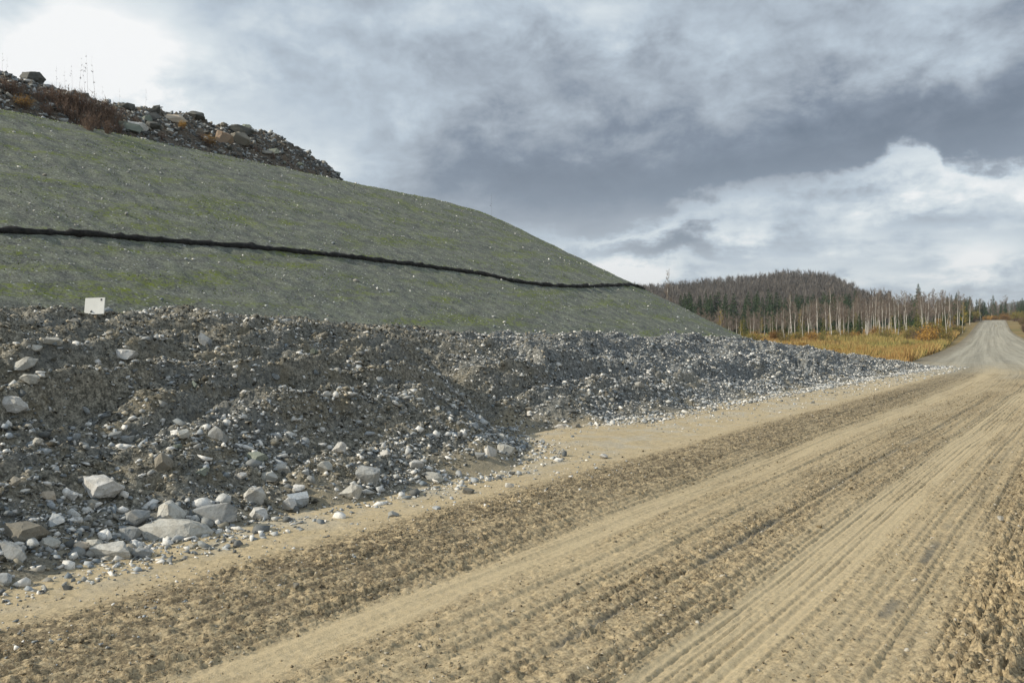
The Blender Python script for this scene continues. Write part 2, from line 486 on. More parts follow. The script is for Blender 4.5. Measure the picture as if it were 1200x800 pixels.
q.put(b.inputs['Base Color'], col)
bump(q, b, q.m('ADD', a2, q.m('MULTIPLY', a3, 0.5)), 0.9, 0.04)

# mound
M_mound, q, b = new_mat('mound_rubble')
P = obj_co(q)
a1 = q.noise(P, 0.6, 5, 0.6); a2 = q.noise(P, 4.0, 6, 0.72); a3 = q.noise(P, 20, 4, 0.65)
col = q.ramp(q.m('ADD', q.m('MULTIPLY', a2, 0.6), q.m('MULTIPLY', a3, 0.4)), [(0.34, (0.045, 0.038, 0.030)), (0.5, (0.125, 0.105, 0.082)), (0.68, (0.27, 0.235, 0.185))])
col = q.mix(q.step(a1, 0.48, 0.62, 0, 0.6), col, q.mix(a2, (0.08, 0.055, 0.035), (0.20, 0.145, 0.095)))
q.put(b.inputs['Base Color'], col)
bump(q, b, a2, 0.9, 0.15)


def stone_mat(name, stops, speck=0.5, attrib=False):
    m, q, b = new_mat(name)
    P = obj_co(q)
    if attrib: rnd = attr(q, 'tint')
    else: rnd = q.n('ShaderNodeObjectInfo').outputs['Random']
    c = q.ramp(rnd, stops)
    n = q.noise(P, 9, 5, 0.65); n2_ = q.noise(P, 45, 4, 0.7)
    c = q.mix(q.m('MULTIPLY', q.step(n, 0.42, 0.62), speck), c, q.mix(n2_, (0.13, 0.12, 0.10), (0.40, 0.36, 0.29)))
    c = q.mix(q.m('MULTIPLY', q.step(n2_, 0.60, 0.66), 0.5), c, (0.07, 0.065, 0.055))
    c = q.mix(q.step(n2_, 0.56, 0.44, 0, 0.4), c, q.mix(0.5, c, (0.1, 0.1, 0.095)))
    q.put(b.inputs['Base Color'], c)
    b.inputs['Roughness'].default_value = 0.75
    bump(q, b, q.m('ADD', n, q.m('MULTIPLY', n2_, 0.35)), 0.6, 0.02)
    return m


STONES = [(0.0, (0.065, 0.07, 0.07)), (0.25, (0.155, 0.165, 0.165)), (0.38, (0.24, 0.28, 0.31)), (0.5, (0.33, 0.31, 0.26)), (0.64, (0.40, 0.44, 0.47)), (0.78, (0.60, 0.60, 0.57)), (0.92, (0.86, 0.84, 0.79))]
M_stone = stone_mat('stone_mixed', STONES, 0.35)
M_rubble = stone_mat('stone_rubble', STONES, 0.2, True)
M_pale = stone_mat('stone_pale', [(0, (0.46, 0.45, 0.40)), (0.5, (0.53, 0.52, 0.47)), (1, (0.58, 0.57, 0.53))], 0.45)
M_white = stone_mat('stone_white', [(0, (0.56, 0.545, 0.51)), (1, (0.68, 0.67, 0.64))], 0.4)
M_blue = stone_mat('stone_blue_grey', [(0, (0.26, 0.275, 0.28)), (1, (0.38, 0.395, 0.39))], 0.4)
M_brown = stone_mat('stone_brown', [(0, (0.20, 0.185, 0.15)), (1, (0.27, 0.25, 0.205))], 0.5)
M_dark = stone_mat('stone_dark', [(0, (0.085, 0.09, 0.085)), (1, (0.12, 0.12, 0.11))], 0.2)
M_tan = stone_mat('stone_tan', [(0, (0.46, 0.39, 0.30)), (1, (0.56, 0.48, 0.38))], 0.1)
M_rust = stone_mat('stone_rust', [(0, (0.36, 0.25, 0.17)), (1, (0.42, 0.30, 0.21))], 0.6)
M_green = stone_mat('stone_green_grey', [(0, (0.20, 0.235, 0.195)), (1, (0.26, 0.29, 0.24))], 0.2)

M_clod, q, b = new_mat('clod_dirt')
tn = attr(q, 'tint')
c = q.ramp(tn, [(0, (0.055, 0.042, 0.028)), (0.45, (0.15, 0.12, 0.076)), (0.8, (0.38, 0.31, 0.20)), (0.97, (0.46, 0.44, 0.39))])
c = q.mix(q.step(q.noise(obj_co(q), 90, 3, 0.6), 0.4, 0.65, 0, 0.5), c, (0.38, 0.32, 0.21))
q.put(b.inputs['Base Color'], c)


M_crumb, q, b = new_mat('soil_crumb')
q.put(b.inputs['Base Color'], q.ramp(attr(q, 'tint'), [(0, (0.042, 0.039, 0.031)), (0.4, (0.12, 0.112, 0.088)), (0.75, (0.30, 0.275, 0.215)), (1.0, (0.54, 0.48, 0.37))]))


def plain(name, c1_, c2_, scale=3.0, rough=0.85, tint=True):
    m, q, b = new_mat(name)
    n = q.noise(obj_co(q), scale, 4, 0.6)
    c = q.mix(q.step(n, 0.3, 0.7), c1_, c2_)
    if tint:
        r = q.n('ShaderNodeObjectInfo').outputs['Random']
        c = q.mix(q.m('MULTIPLY', r, 0.35), c, (c1_[0] * 0.6, c1_[1] * 0.6, c1_[2] * 0.6))
    q.put(b.inputs['Base Color'], c); b.inputs['Roughness'].default_value = rough
    return m


M_ground, q, b = new_mat('field_ground')
P = obj_co(q)
n_ = q.noise(P, 0.08, 5, 0.6); n2_ = q.noise(P, 1.4, 5, 0.65)
c = q.mix(n2_, (0.14, 0.10, 0.045), (0.33, 0.24, 0.10))
c = q.mix(q.step(n_, 0.45, 0.62, 0, 0.6), c, (0.14, 0.13, 0.045))
rr = q.vm('LENGTH', P)
c = q.mix(q.step(rr, 220, 420), c, q.mix(q.noise(P, 0.05, 5, 0.65), (0.050, 0.040, 0.034), (0.105, 0.088, 0.075)))
c = q.mix(q.step(rr, 1200, 2000), c, q.mix(q.noise(P, 0.01, 5, 0.65), (0.030, 0.050, 0.040), (0.060, 0.070, 0.05)))
q.put(b.inputs['Base Color'], c)
bump(q, b, n2_, 0.5, 0.2)

M_bark = plain('birch_bark', (0.42, 0.40, 0.36), (0.62, 0.59, 0.54), 2.0)
M_twig = plain('birch_twigs', (0.15, 0.12, 0.095), (0.27, 0.22, 0.18), 0.8)
M_yleaf = plain('yellow_leaves', (0.30, 0.22, 0.035), (0.46, 0.36, 0.06), 1.0)
M_gbark = plain('grey_bark', (0.15, 0.13, 0.115), (0.27, 0.24, 0.22), 2.0)
M_gtwig = plain('grey_twigs', (0.095, 0.083, 0.072), (0.19, 0.168, 0.145), 0.12)
M_needle = plain('needles', (0.022, 0.045, 0.018), (0.055, 0.095, 0.035), 0.9)
M_larch = plain('olive_needles', (0.10, 0.11, 0.03), (0.20, 0.19, 0.05), 0.9)
M_orange = plain('orange_leaves', (0.30, 0.16, 0.035), (0.44, 0.27, 0.07), 0.9)
M_olive = plain('olive_leaves', (0.13, 0.13, 0.03), (0.30, 0.25, 0.06), 0.9)
M_brush = plain('brown_twigs', (0.13, 0.085, 0.062), (0.25, 0.175, 0.13), 1.2)
M_black = plain('black_fabric', (0.010, 0.010, 0.010), (0.035, 0.032, 0.028), 6, 0.8, False)
M_stake = plain('stake_wood', (0.30, 0.24, 0.16), (0.42, 0.34, 0.24), 8, 0.8, False)
M_board = plain('board_white', (0.66, 0.67, 0.64), (0.76, 0.77, 0.74), 5, 0.6, False)
M_mark = plain('board_mark', (0.06, 0.06, 0.06), (0.1, 0.1, 0.1), 5, 0.7, False)

# ------------------------------------------------------------------ ground sheet
def build_ground():
    r = np.concatenate([[0.0], steps(1.0, 60, lambda x: 1.0 + x * 0.02), steps(62, 4000, lambda x: x * 0.035), [4400]])
    a = np.radians(np.arange(-180, 180.1, 1.0))
    rr_, aa = np.meshgrid(r, a, indexing='ij')
    x = rr_ * np.sin(aa); y = rr_ * np.cos(aa)
    z = ground_z(x, y)
    V = np.stack([x, y, z], -1).reshape(-1, 3)
    me = mesh_np('ground', V, grid_faces(len(r), len(a))[:, ::-1], True)
    return tag(link('ground', me, M_ground), kind='structure')


build_ground()


def build_road():
    s = np.concatenate([steps(-12, 1.0, lambda x: 0.10), steps(1.1, 7, lambda x: 0.016), steps(7.02, 330, lambda x: x * 0.0034)])
    v = np.concatenate([np.arange(-8.3, -6.2, 0.06), np.arange(-6.2, -5.2, 0.025), np.arange(-5.2, -1.95, 0.016), np.arange(-1.95, -1.3, 0.009), np.arange(-1.3, 0.3, 0.016), np.arange(0.3, 4.8, 0.09)])
    v = v[np.concatenate([[True], np.diff(v) > 0.004])]
    S, W = np.meshgrid(s, v, indexing='ij')
    L = loose_of(W, S)
    z = road_z(S, W, L)
    edge = ss(-W, 7.7, 8.3) + ss(W, 4.2, 4.8)
    z = z - 0.45 * edge * (1 + 0.3 * fbm(S * 0.6, W, 2, 70))
    # far away the travelled width is narrower
    nar = np.where(W > -3, 1 - (1 - 1 / 2.2) * ss(S, 40, 190), 1 - 0.33 * ss(S, 42, 170))
    x, y = su2xy(S, -3 + (W + 3) * nar + cen(S))
    V = np.stack([x, y, z], -1).reshape(-1, 3)
    e = W + 0.022 * fbm(S * 0.30, S * 0 + 1.7, 2, 61)
    dmp = np.exp(-((e + 2.33) / 0.03) ** 2) * ss(fbm(S * 0.55, S * 0 + 5, 2, 71), -0.25, 0.15) * (1 - ss(S, 14, 24))
    dmp += 0.8 * np.exp(-((e + 1.02) / 0.04) ** 2) * ss(fbm(S * 0.8 + 4, S * 0 + 8, 2, 72), 0.0, 0.3) * (1 - ss(S, 8, 16))
    farv = ss(S + 6 * fbm(S * 0.12, W * 0.5, 3, 73), 33, 56)
    me = mesh_np('road', V, grid_faces(len(s), len(v))[:, ::-1], True,
                 {'loose': L.ravel(), 'damp': np.clip(dmp, 0, 1).ravel(), 'far': farv.ravel(),
                  'sv': np.stack([S, W, S * 0], -1).reshape(-1, 3)})
    return tag(link('road', me, M_road), kind='structure')


build_road()


def build_embankment():
    s = np.concatenate([steps(-30, 4, lambda x: 0.6), steps(4.2, 95, lambda x: 0.16)])
    U = np.concatenate([steps(12, 41, lambda x: 0.18), steps(41.5, 100, lambda x: 1.5)])
    S, UU = np.meshgrid(s, U, indexing='ij')
    z = np.maximum(emb_z(S, UU), -2.0)
    x, y = su2xy(S, -UU)
    me = mesh_np('embankment', np.stack([x, y, z], -1).reshape(-1, 3), grid_faces(len(s), len(U)), True, {'sv': np.stack([S, UU, S * 0], -1).reshape(-1, 3)})
    return tag(link('embankment', me, M_emb), kind='structure')


build_embankment()


def build_berm():
    s = np.concatenate([steps(-8, 1.5, lambda x: 0.12), steps(1.55, 50, lambda x: 0.028 + max(x - 8, 0) * 0.0022)])
    U = np.concatenate([steps(5.2, 10, lambda x: 0.028), steps(10.03, 13, lambda x: 0.04), steps(13.1, 19, lambda x: 0.15)])
    S, UU = np.meshgrid(s, U, indexing='ij')
    z = berm_z(S, UU)
    x, y = su2xy(S, -UU)
    t = np.interp(S, TOE_S, TOE_U)
    sand = 0.75 * (1 - ss(UU - t + 0.5 * fbm(S * 0.9, UU * 1.2, 3, 81), -0.2, 0.5)) + 0.6 * ss(fbm(S * 0.4 + 2, UU * 0.8, 3, 82), 0.35, 0.8) * (1 - ss(UU - t, 0.6, 1.8)) * ss(S, 7, 10)
    me = mesh_np('berm', np.stack([x, y, z], -1).reshape(-1, 3), grid_faces(len(s), len(U)), True, {'sand': np.clip(sand, 0, 0.9).ravel(), 'grey': (0.85 * ss(S + 3 * fbm(S * .3, UU * .6, 2, 83), 9, 19)).ravel()})
    return tag(link('berm', me, M_berm), kind='structure')


build_berm()


def build_mound():
    s = np.concatenate([steps(-10, 14, lambda x: 0.6), steps(14.1, 47, lambda x: 0.11)])
    U = np.concatenate([steps(40.2, 48.5, lambda x: 0.11), steps(49, 66, lambda x: 0.8)])
    S, UU = np.meshgrid(s, U, indexing='ij')
    x, y = su2xy(S, -UU)
    me = mesh_np('mound', np.stack([x, y, mound_z(S, UU)], -1).reshape(-1, 3), grid_faces(len(s), len(U)), False)
    return tag(link('terrain_mound', me, M_mound), kind='structure')


build_mound()

# ------------------------------------------------------------------ where a sight line of the camera meets the land
def surf_z(x, y):
    s, u = xy2su(x, y)
    U = -u
    z = ground_z(x, y)
    v = u - cen(s)
    z = np.where((v > -7) & (v < 4.4) & (s < 320), np.maximum(z, road_z(s, v)), z)
    z = np.where((U > 5.2) & (U < 18) & (s < 50), np.maximum(z, berm_z(s, U, False)), z)
    z = np.where((U > 12) & (s < 95), np.maximum(z, emb_z(s, U)), z)
    z = np.where((U > 41) & (s < 50), np.maximum(z, mound_z(s, U)), z)
    return z


def hit(px, py, tmax=400):
    t = np.concatenate([np.arange(2, 60, 0.02), np.arange(60, tmax, 0.25)])
    x = t * (px - 600) / 930; z = EYE + t * (392 - py) / 930
    below = z < surf_z(x, t)
    i = int(np.argmax(below)) if below.any() else -1
    return np.array([x[i], t[i], float(surf_z(x[i], t[i]))])


# ------------------------------------------------------------------ stones
def ico(sub):
    bm = bmesh.new(); bmesh.ops.create_icosphere(bm, subdivisions=sub, radius=1.0)
    V = np.array([v.co[:] for v in bm.verts]); F = np.array([[v.index for v in f_.verts] for f_ in bm.faces]); bm.free()
    return V, F


ICO1, ICO2, ICO4 = ico(1), ico(2), ico(4)


def rock_verts(base, r, cuts=14, rough=0.0, flat=0.75):
    """an angular stone: a ball cut by random planes"""
    V = base[0]
    n = r.normal(size=(cuts, 3)); n /= np.linalg.norm(n, axis=1)[:, None]
    n = np.vstack([n, [0, 0, 1], [0, 0, -1]])
    dd = np.concatenate([r.uniform(0.42, 0.85, cuts), r.uniform(0.5, 0.85, 2)])
    dots = V @ n.T
    rad = np.where(dots > 1e-3, dd[None] / np.maximum(dots, 1e-3), 9).min(1)
    rad = np.minimum(rad, 1.15)
    W = V * rad[:, None]
    if rough:
        W = W * (1 + rough * fbm(W[:, 0] * 4 + W[:, 2] * 3, W[:, 1] * 4 - W[:, 2] * 2, 3, int(r.integers(999))))[:, None]
    W[:, 2] *= flat
    return W


def rot_z(V, a):
    c, s_ = np.cos(a), np.sin(a)
    return np.stack([V[..., 0] * c - V[..., 1] * s_, V[..., 0] * s_ + V[..., 1] * c, V[..., 2]], -1)


def shard(r, n):
    bm = bmesh.new()
    d_ = r.normal(size=(n, 3)); d_ /= np.linalg.norm(d_, axis=1)[:, None]
    d_ *= r.uniform(0.75, 1.2, n)[:, None]
    for p_ in d_: bm.verts.new(p_)
    bmesh.ops.convex_hull(bm, input=bm.verts)
    bmesh.ops.delete(bm, geom=[v for v in bm.verts if not v.link_faces], context='VERTS')
    bmesh.ops.triangulate(bm, faces=bm.faces); bmesh.ops.recalc_face_normals(bm, faces=bm.faces)
    bm.verts.index_update()
    V = np.array([v.co[:] for v in bm.verts]); F = np.array([[v.index for v in f_.verts] for f_ in bm.faces]); bm.free()
    return V, F


def scatter(name, pts, size, base, nvar, mat, tint, label, cat, flat=(0.5, 0.9), sink=0.15, seed=3):
    """many loose little stones as ONE uncountable object"""
    r = np.random.default_rng(seed)
    n = len(pts)
    var = [shard(r, 8 if base is ICO1 else 13) for _ in range(nvar + 3)]
    kk = r.integers(0, len(var), n)
    AV, AF, AT, off = [], [], [], 0
    sc = np.stack([size * r.uniform(0.7, 1.7, n), size * r.uniform(0.5, 1.1, n), size * r.uniform(flat[0], flat[1], n)], -1)
    tl = r.normal(0, 0.75, n); tz = r.uniform(0, 6.28, n)
    for k_, (vv_, ff_) in enumerate(var):
        m = kk == k_
        if not m.any(): continue
        V = vv_[None] * sc[m][:, None]; t = tl[m][:, None]
        V = np.stack([V[..., 0], V[..., 1] * np.cos(t) - V[..., 2] * np.sin(t), V[..., 1] * np.sin(t) + V[..., 2] * np.cos(t)], -1)
        V = rot_z(V, tz[m][:, None])
        V = V + pts[m][:, None] + np.array([0, 0, 1]) * (size[m] * flat[0] * (0.5 - sink))[:, None, None]
        c = int(m.sum()); nv = len(vv_)
        AV.append(V.reshape(-1, 3)); AF.append((ff_[None] + (np.arange(c) * nv)[:, None, None] + off).reshape(-1, 3)); AT.append(np.repeat(tint[m], nv)); off += c * nv
    me = mesh_np(name, np.vstack(AV), np.vstack(AF), False, {'tint': np.concatenate(AT)})
    return tag(link(name, me, mat), label, cat, kind='stuff')


def berm_pts(n, dens, seed, smin=1.0, smax=48.5):
    r = np.random.default_rng(seed)
    s = smin + (smax - smin) * r.random(n * 6) ** 1.5
    U = r.uniform(5.5, 13.5, n * 6)
    t = np.interp(s, TOE_S, TOE_U); c = np.interp(s, CREST_S, CREST_U)
    p = dens(s, U, (U - t) / np.maximum(c - t, 0.6)) * ((U - t) > -0.6) * (U < c + 1.2)
    k = r.random(len(s)) < p
    s, U = s[k][:n], U[k][:n]
    x, y = su2xy(s, -U)
    z = np.maximum(berm_z(s, U, False), road_z(s, -U - cen(s)) if True else 0)
    return np.stack([x, y, z], -1), s, U


def dens(s, U, q):
    clump = ss(fbm(s * 0.45, U * 1.3, 3, 91), -0.30, 0.40)
    base = 0.5 + 0.5 * np.exp(-(q / 0.33) ** 2) + 0.25 * ss(s, 14, 26) * (1 - ss(s, 27, 33))
    base = np.where((s > 29) & (q > 0.25), base * 0.6, base)
    base = np.where((s < 12) & (q > 0.45), base * 0.6, base)
    toe = np.where(q < 0, 0.35, 1.0)
    return np.clip(base * toe * (0.25 + 0.75 * clump), 0, 1)


pts, s_, U_ = berm_pts(62000, dens, 101)
dist = np.hypot(pts[:, 0], pts[:, 1])
rg = np.random.default_rng(5)
size = 0.0105 * np.exp(rg.normal(0.3, 0.45, len(pts))) * (0.75 + dist * 0.045)
size = np.clip(size, 0.008, 0.055)
scatter('rubble', pts, size, ICO1, 8, M_rubble, rg.random(len(pts)) ** 0.8, 'small broken grey stones strewn all over the dark berm', 'rubble')
p2, s2, U2 = berm_pts(34000, lambda s, U, q: 0.9 * (1 - 0.8 * ss(s, 10, 20)) * (q > 0) * (0.4 + 0.6 * ss(fbm(s * .9, U * 1.3, 3, 96), -.4, .3)), 105)
size = 0.011 * np.exp(np.random.default_rng(8).normal(0.3, 0.45, len(p2))) * (0.7 + np.hypot(p2[:, 0], p2[:, 1]) * 0.04)
scatter('soil_crumbs', p2, np.clip(size, .008, .06), ICO1, 8, M_crumb, np.random.default_rng(9).random(len(p2)), 'dark lumps of soil covering the berm between its stones', 'soil crumbs', seed=18)
# middle-size stones, still past counting
pts, s_, U_ = berm_pts(6800, lambda s, U, q: dens(s, U, q) * (0.2 + 0.8 * np.exp(-(q / 0.4) ** 2) + 0.3 * ss(s, 14, 26)) * np.where((s > 29) & (q > .25), .3, 1), 102)
rg = np.random.default_rng(6)
size = np.clip(0.030 * np.exp(rg.normal(0, 0.42, len(pts))), 0.016, 0.08)
scatter('stone_litter', pts, size, ICO2, 8, M_rubble, rg.random(len(pts)) ** 0.65, 'fist sized grey and white stones lying thick along the berm', 'stones', seed=8)
# pebbles on the embankment
rg = np.random.default_rng(12)
n = 5200
s_ = 2 + 66 * rg.random(n); U_ = rg.uniform(13.5, 40.5, n); U_[:900] = rg.uniform(39.6, 41.3, 900)
z_ = emb_z(s_, U_); ok = z_ > 0.4
s_, U_, z_ = s_[ok], U_[ok], z_[ok]
x_, y_ = su2xy(s_, -U_)
size = np.clip(0.028 * np.exp(rg.normal(0, 0.55, len(s_))), 0.015, 0.13)
scatter('pebbles', np.stack([x_, y_, z_], -1), size, ICO1, 6, M_rubble, rg.uniform(0.15, 1, len(s_)) ** 0.8, 'pale pebbles dotted over the grey green embankment slope', 'pebbles', seed=13)


# clods on the road
def road_clods():
    r = np.random.default_rng(21)
    n = 150000
    s = 1.5 * (26 / 1.5) ** r.random(n); v = r.uniform(-5.4, 0.5, n)
    L = loose_of(v, s)
    p = np.clip(L, 0, 1) ** 1.6 * 0.9 + 0.012
    p = p + 0.5 * np.exp(-((v + 0.45) / 0.2) ** 2)
    p = p * (0.3 + 0.7 * ss(fbm(s * 1.5, v * 3, 2, 95), -0.3, 0.4))
    k = r.random(n) < p * 0.85
    s, v = s[k], v[k]
    x, y = su2xy(s, v + cen(s)); z = road_z(s, v)
    size = np.clip(0.0050 * np.exp(r.normal(0, 0.5, len(s))) * (0.8 + s * 0.05), 0.003, 0.024)
    scatter('dirt_clods', np.stack([x, y, z], -1), size, ICO1, 8, M_clod, r.random(len(s)), 'crumbs and clods of loose brown dirt on the road', 'dirt clods', seed=22)
    # gravel on the pale shoulder
    n = 5200
    s = 1.5 + 46 * r.random(n) ** 1.5; t = np.interp(s, TOE_S, TOE_U); v = -(t - 0.1 - 1.6 * r.random(n) ** 2.6)
    x, y = su2xy(s, v + cen(s)); z = road_z(s, v)
    size = np.clip(0.007 * np.exp(r.normal(0, 0.55, n)) * (0.8 + s * 0.07), 0.004, 0.05)
    scatter('gravel', np.stack([x, y, z], -1), size, ICO1, 8, M_rubble, r.uniform(0.1, 1, n), 'loose gravel scattered on the sandy shoulder below the berm', 'gravel', seed=23)


road_clods()

# single rocks ------------------------------------------------------------
ROCK_MESH = []
_r = np.random.default_rng(77)


def hull_rock(r, n):
    bm = bmesh.new()
    d_ = r.normal(size=(n, 3)); d_ /= np.linalg.norm(d_, axis=1)[:, None]
    d_ *= r.uniform(0.82, 1.12, n)[:, None]
    d_[:, 2] = np.clip(d_[:, 2] * 1.15, -0.8, r.uniform(0.7, 1.0))
    for p_ in d_: bm.verts.new(p_)
    h_ = bmesh.ops.convex_hull(bm, input=bm.verts)
    bmesh.ops.delete(bm, geom=[v for v in bm.verts if not v.link_faces], context='VERTS')
    bmesh.ops.dissolve_limit(bm, angle_limit=R(9), verts=bm.verts, edges=bm.edges)
    bmesh.ops.bevel(bm, geom=list(bm.edges), offset=0.035, segments=2, affect='EDGES', profile=0.6, clamp_overlap=True)
    bmesh.ops.triangulate(bm, faces=bm.faces)
    for _ in range(2): bmesh.ops.subdivide_edges(bm, edges=[e for e in bm.edges if e.calc_length() > 0.14], cuts=1)
    bmesh.ops.triangulate(bm, faces=bm.faces)
    sd_ = int(r.integers(999))
    co = np.array([v.co[:] for v in bm.verts])
    k = 1 + 0.05 * fbm(co[:, 0] * 3.2 + co[:, 2] * 2.4, co[:, 1] * 3.2 - co[:, 2] * 2, 4, sd_, 0.65)
    for v, q_ in zip(bm.verts, k): v.co *= q_
    me = bpy.data.meshes.new('rock'); bm.to_mesh(me); bm.free()
    return me


for i in range(14):
    ROCK_MESH.append(hull_rock(_r, 13 + i % 5 * 3))


def put_rock(px, py, w, h, dpt, mat, label, cat='rock', var=0, rz=0.0, tilt=(0, 0), sink=0.2, group=None, name='rock', on=None):
    """w, h in pixels of the photograph at the place where the rock lies; dpt = depth as a share of w"""
    p = hit(px, py) if on is None else np.array(on)
    k = p[1] / 930
    W, Hh = w * k, h * k
    o = bpy.data.objects.new(name, None if False else bpy.data.meshes[ROCK_MESH[var % 14].name].copy())
    C.objects.link(o)
    o.data.materials.clear(); o.data.materials.append(mat)
    o.scale = (W * 0.53, W * dpt * 0.53, Hh * 0.58)
    o.rotation_euler = (tilt[0], tilt[1], rz)
    o.location = (p[0], p[1], p[2] + Hh * (0.42 - sink))
    tag(o, label, cat, group)
    return o


# (px, py of the foot, width, height, depth share, material, label, variant, turn, tilt)
BIG = [
    (205, 628, 78, 30, .62, M_pale, 'largest flat pale slab at the berm foot, dark shadow under its right end', 3, .1, (0.32, -.06)),
    (131, 652, 52, 22, .7, M_pale, 'pale wedge shaped rock lying left of and below the largest flat slab', 1, -.2, (.1, .08)),
    (119, 581, 46, 27, .8, M_white, 'rounded whitish boulder alone on the left berm face', 2, .2, (.15, .1)),
    (14, 478, 36, 20, .8, M_white, 'white flat rock at the left edge of the photo halfway up the berm', 3, 0, (0, .1)),
    (198, 607, 34, 24, .8, M_pale, 'pale pointed rock just behind the largest flat slab', 4, .4, (.2, .2)),
    (250, 608, 54, 26, .6, M_blue, 'broad grey slab touching the right end of the largest flat slab', 5, .1, (.15, -.2)),
    (160, 612, 34, 22, .8, M_blue, 'dark blue grey block to the left of the largest flat slab', 6, .7, (0, .2)),
    (152, 630, 26, 20, .8, M_blue, 'blue grey block between the largest flat slab and the pale wedge', 7, .2, (.1, 0)),
    (297, 588, 26, 26, .8, M_pale, 'upright pale stone with a blunt top right of the broad grey slab', 8, .3, (.3, .1)),
    (304, 606, 20, 18, .9, M_white, 'bright white pointed stone at the foot of the upright pale stone', 9, .1, (.2, .2)),
    (338, 597, 20, 20, .9, M_white, 'white triangular stone in front of the tall grey rock', 10, .5, (.1, .3)),
    (350, 590, 34, 26, .8, M_stone, 'tall brownish grey rock behind the white triangular stone', 11, .9, (.2, .1)),
    (432, 563, 34, 28, .8, M_blue, 'blue grey boulder standing above the berm foot near a pale triangle', 12, .2, (.3, -.2)),
    (412, 580, 28, 22, .8, M_pale, 'light triangular stone leaning at the foot of the blue grey boulder', 13, .6, (.3, .3)),
    (30, 630, 50, 25, .7, M_brown, 'wide brown grey rock at lower left with a flat top', 2, .3, (0, .1)),
    (56, 640, 26, 13, .8, M_pale, 'small pale flat stone in front of the wide brown rock', 4, .2, (0, 0)),
    (14, 652, 44, 20, .7, M_blue, 'smooth blue grey rock at the left edge below the wide brown rock', 5, -.3, (.1, .2)),
    (4, 682, 22, 14, .9, M_blue, 'pale blue stone at the lowest left end of the berm foot', 9, -.3, (.1, .1)),
    (95, 645, 22, 17, .8, M_tan, 'small pinkish tan stone beside the pale wedge shaped rock', 6, .3, (.1, .1)),
    (165, 652, 24, 14, .8, M_blue, 'small grey stone against the right side of the pale wedge', 8, .3, (.1, .1)),
    (55, 585, 22, 14, .8, M_tan, 'pinkish stone left of the rounded whitish boulder', 10, .3, (.1, .1)),
    (85, 585, 18, 12, .8, M_white, 'small white stone between the pinkish stone and the whitish boulder', 12, .3, (.1, .1)),
    (148, 419, 26, 13, .8, M_white, 'white stone near the top of the berm below the white board', 7, .3, (.1, .1)),
    (62, 404, 22, 11, .8, M_pale, 'pale stone near the berm crest left of the white board', 1, .2, (.1, .1)),
    (28, 432, 30, 15, .7, M_pale, 'long pale stone sloping up to the right near the left edge', 3, .2, (.1, -.5)),
    (34, 449, 24, 12, .8, M_pale, 'pale stone right below the long sloping one near the left edge', 8, .2, (.1, .1)),
    (150, 519, 20, 12, .8, M_blue, 'blue grey stone midway up the left berm face', 11, .2, (.1, .1)),
    (255, 514, 26, 17, .7, M_blue, 'steep blue grey stone midway up the berm, leaning to the right', 0, .2, (.1, .6)),
    (302, 539, 24, 13, .8, M_green, 'mossy green stone midway up the berm', 2, .2, (.1, .1)),
    (190, 549, 22, 20, .8, M_brown, 'brown stone midway up the berm above the whitish boulder', 4, .5, (.1, .1)),
    (283, 563, 14, 10, .8, M_white, 'small white stone above the broad grey slab', 6, .5, (.1, .1)),
    (315, 562, 20, 13, .8, M_pale, 'pale stone above the white triangular stone', 9, .5, (.1, .1)),
    (380, 552, 22, 16, .8, M_pale, 'pale stone uphill and left of the blue grey boulder', 10, .5, (.1, .1)),
    (398, 528, 18, 14, .9, M_white, 'white stone uphill of the pale stone near the blue grey boulder', 13, .5, (.1, .1)),
    (487, 548, 20, 12, .8, M_white, 'whitish stone in the row right of the blue grey boulder', 1, .5, (.1, .1)),
    (508, 562, 24, 12, .8, M_pale, 'pale flat stone at the berm foot right of the blue grey boulder', 3, .1, (.1, .1)),
    (574, 533, 18, 14, .9, M_white, 'upright white stone above the tongue of rubble on the sand', 5, .4, (.1, .4)),
    (592, 531, 24, 16, .8, M_pale, 'pale tan stone right beside the upright white stone', 7, .2, (.1, .2)),
    (563, 537, 16, 12, .8, M_blue, 'light blue grey stone left of the upright white stone', 11, .2, (.1, .2)),
    (658, 503, 20, 9, .8, M_white, 'flat white stone at the berm foot beside a brown block', 8, .1, (0, .05)),
    (676, 507, 13, 14, .9, M_brown, 'brown block at the berm foot beside a flat white stone', 9, .2, (0, .05)),
    (707, 537, 12, 7, .9, M_white, 'lone white stone on the open sand of the shoulder', 10, .2, (0, .05)),
    (549, 578, 16, 9, .9, M_dark, 'lone dark stone on the pale shoulder of the road', 12, .2, (0, .05)),
    (597, 571, 12, 6, .9, M_pale, 'little pale stone on the shoulder right of the lone dark stone', 0, .2, (0, .05)),
    (512, 597, 10, 5, .9, M_stone, 'little grey stone on the shoulder nearest the loose dirt', 2, .2, (0, .05)),
    (460, 605, 14, 6, .9, M_stone, 'grey chip on the shoulder below the pale triangle', 4, .2, (0, .05)),
    (78, 691, 13, 6, .9, M_dark, 'dark chip lying alone on the sand at lower left', 5, .2, (0, .05)),
    (347, 690, 9, 8, .9, M_brown, 'brown clod standing up in the loose dirt left of the tracks', 6, .2, (0, .05)),
    (1172, 609, 9, 6, .9, M_pale, 'white stone in the windrow of loose dirt at the right', 7, .2, (0, .05)),
]
for i, (px, py, w, h, dp, mt, lab, var, rz, tl) in enumerate(BIG):
    put_rock(px, py, w, h, dp, mt, lab, 'stone' if w < 30 else 'rock', var, rz, tl, 0.22 if w > 16 else 0.1)

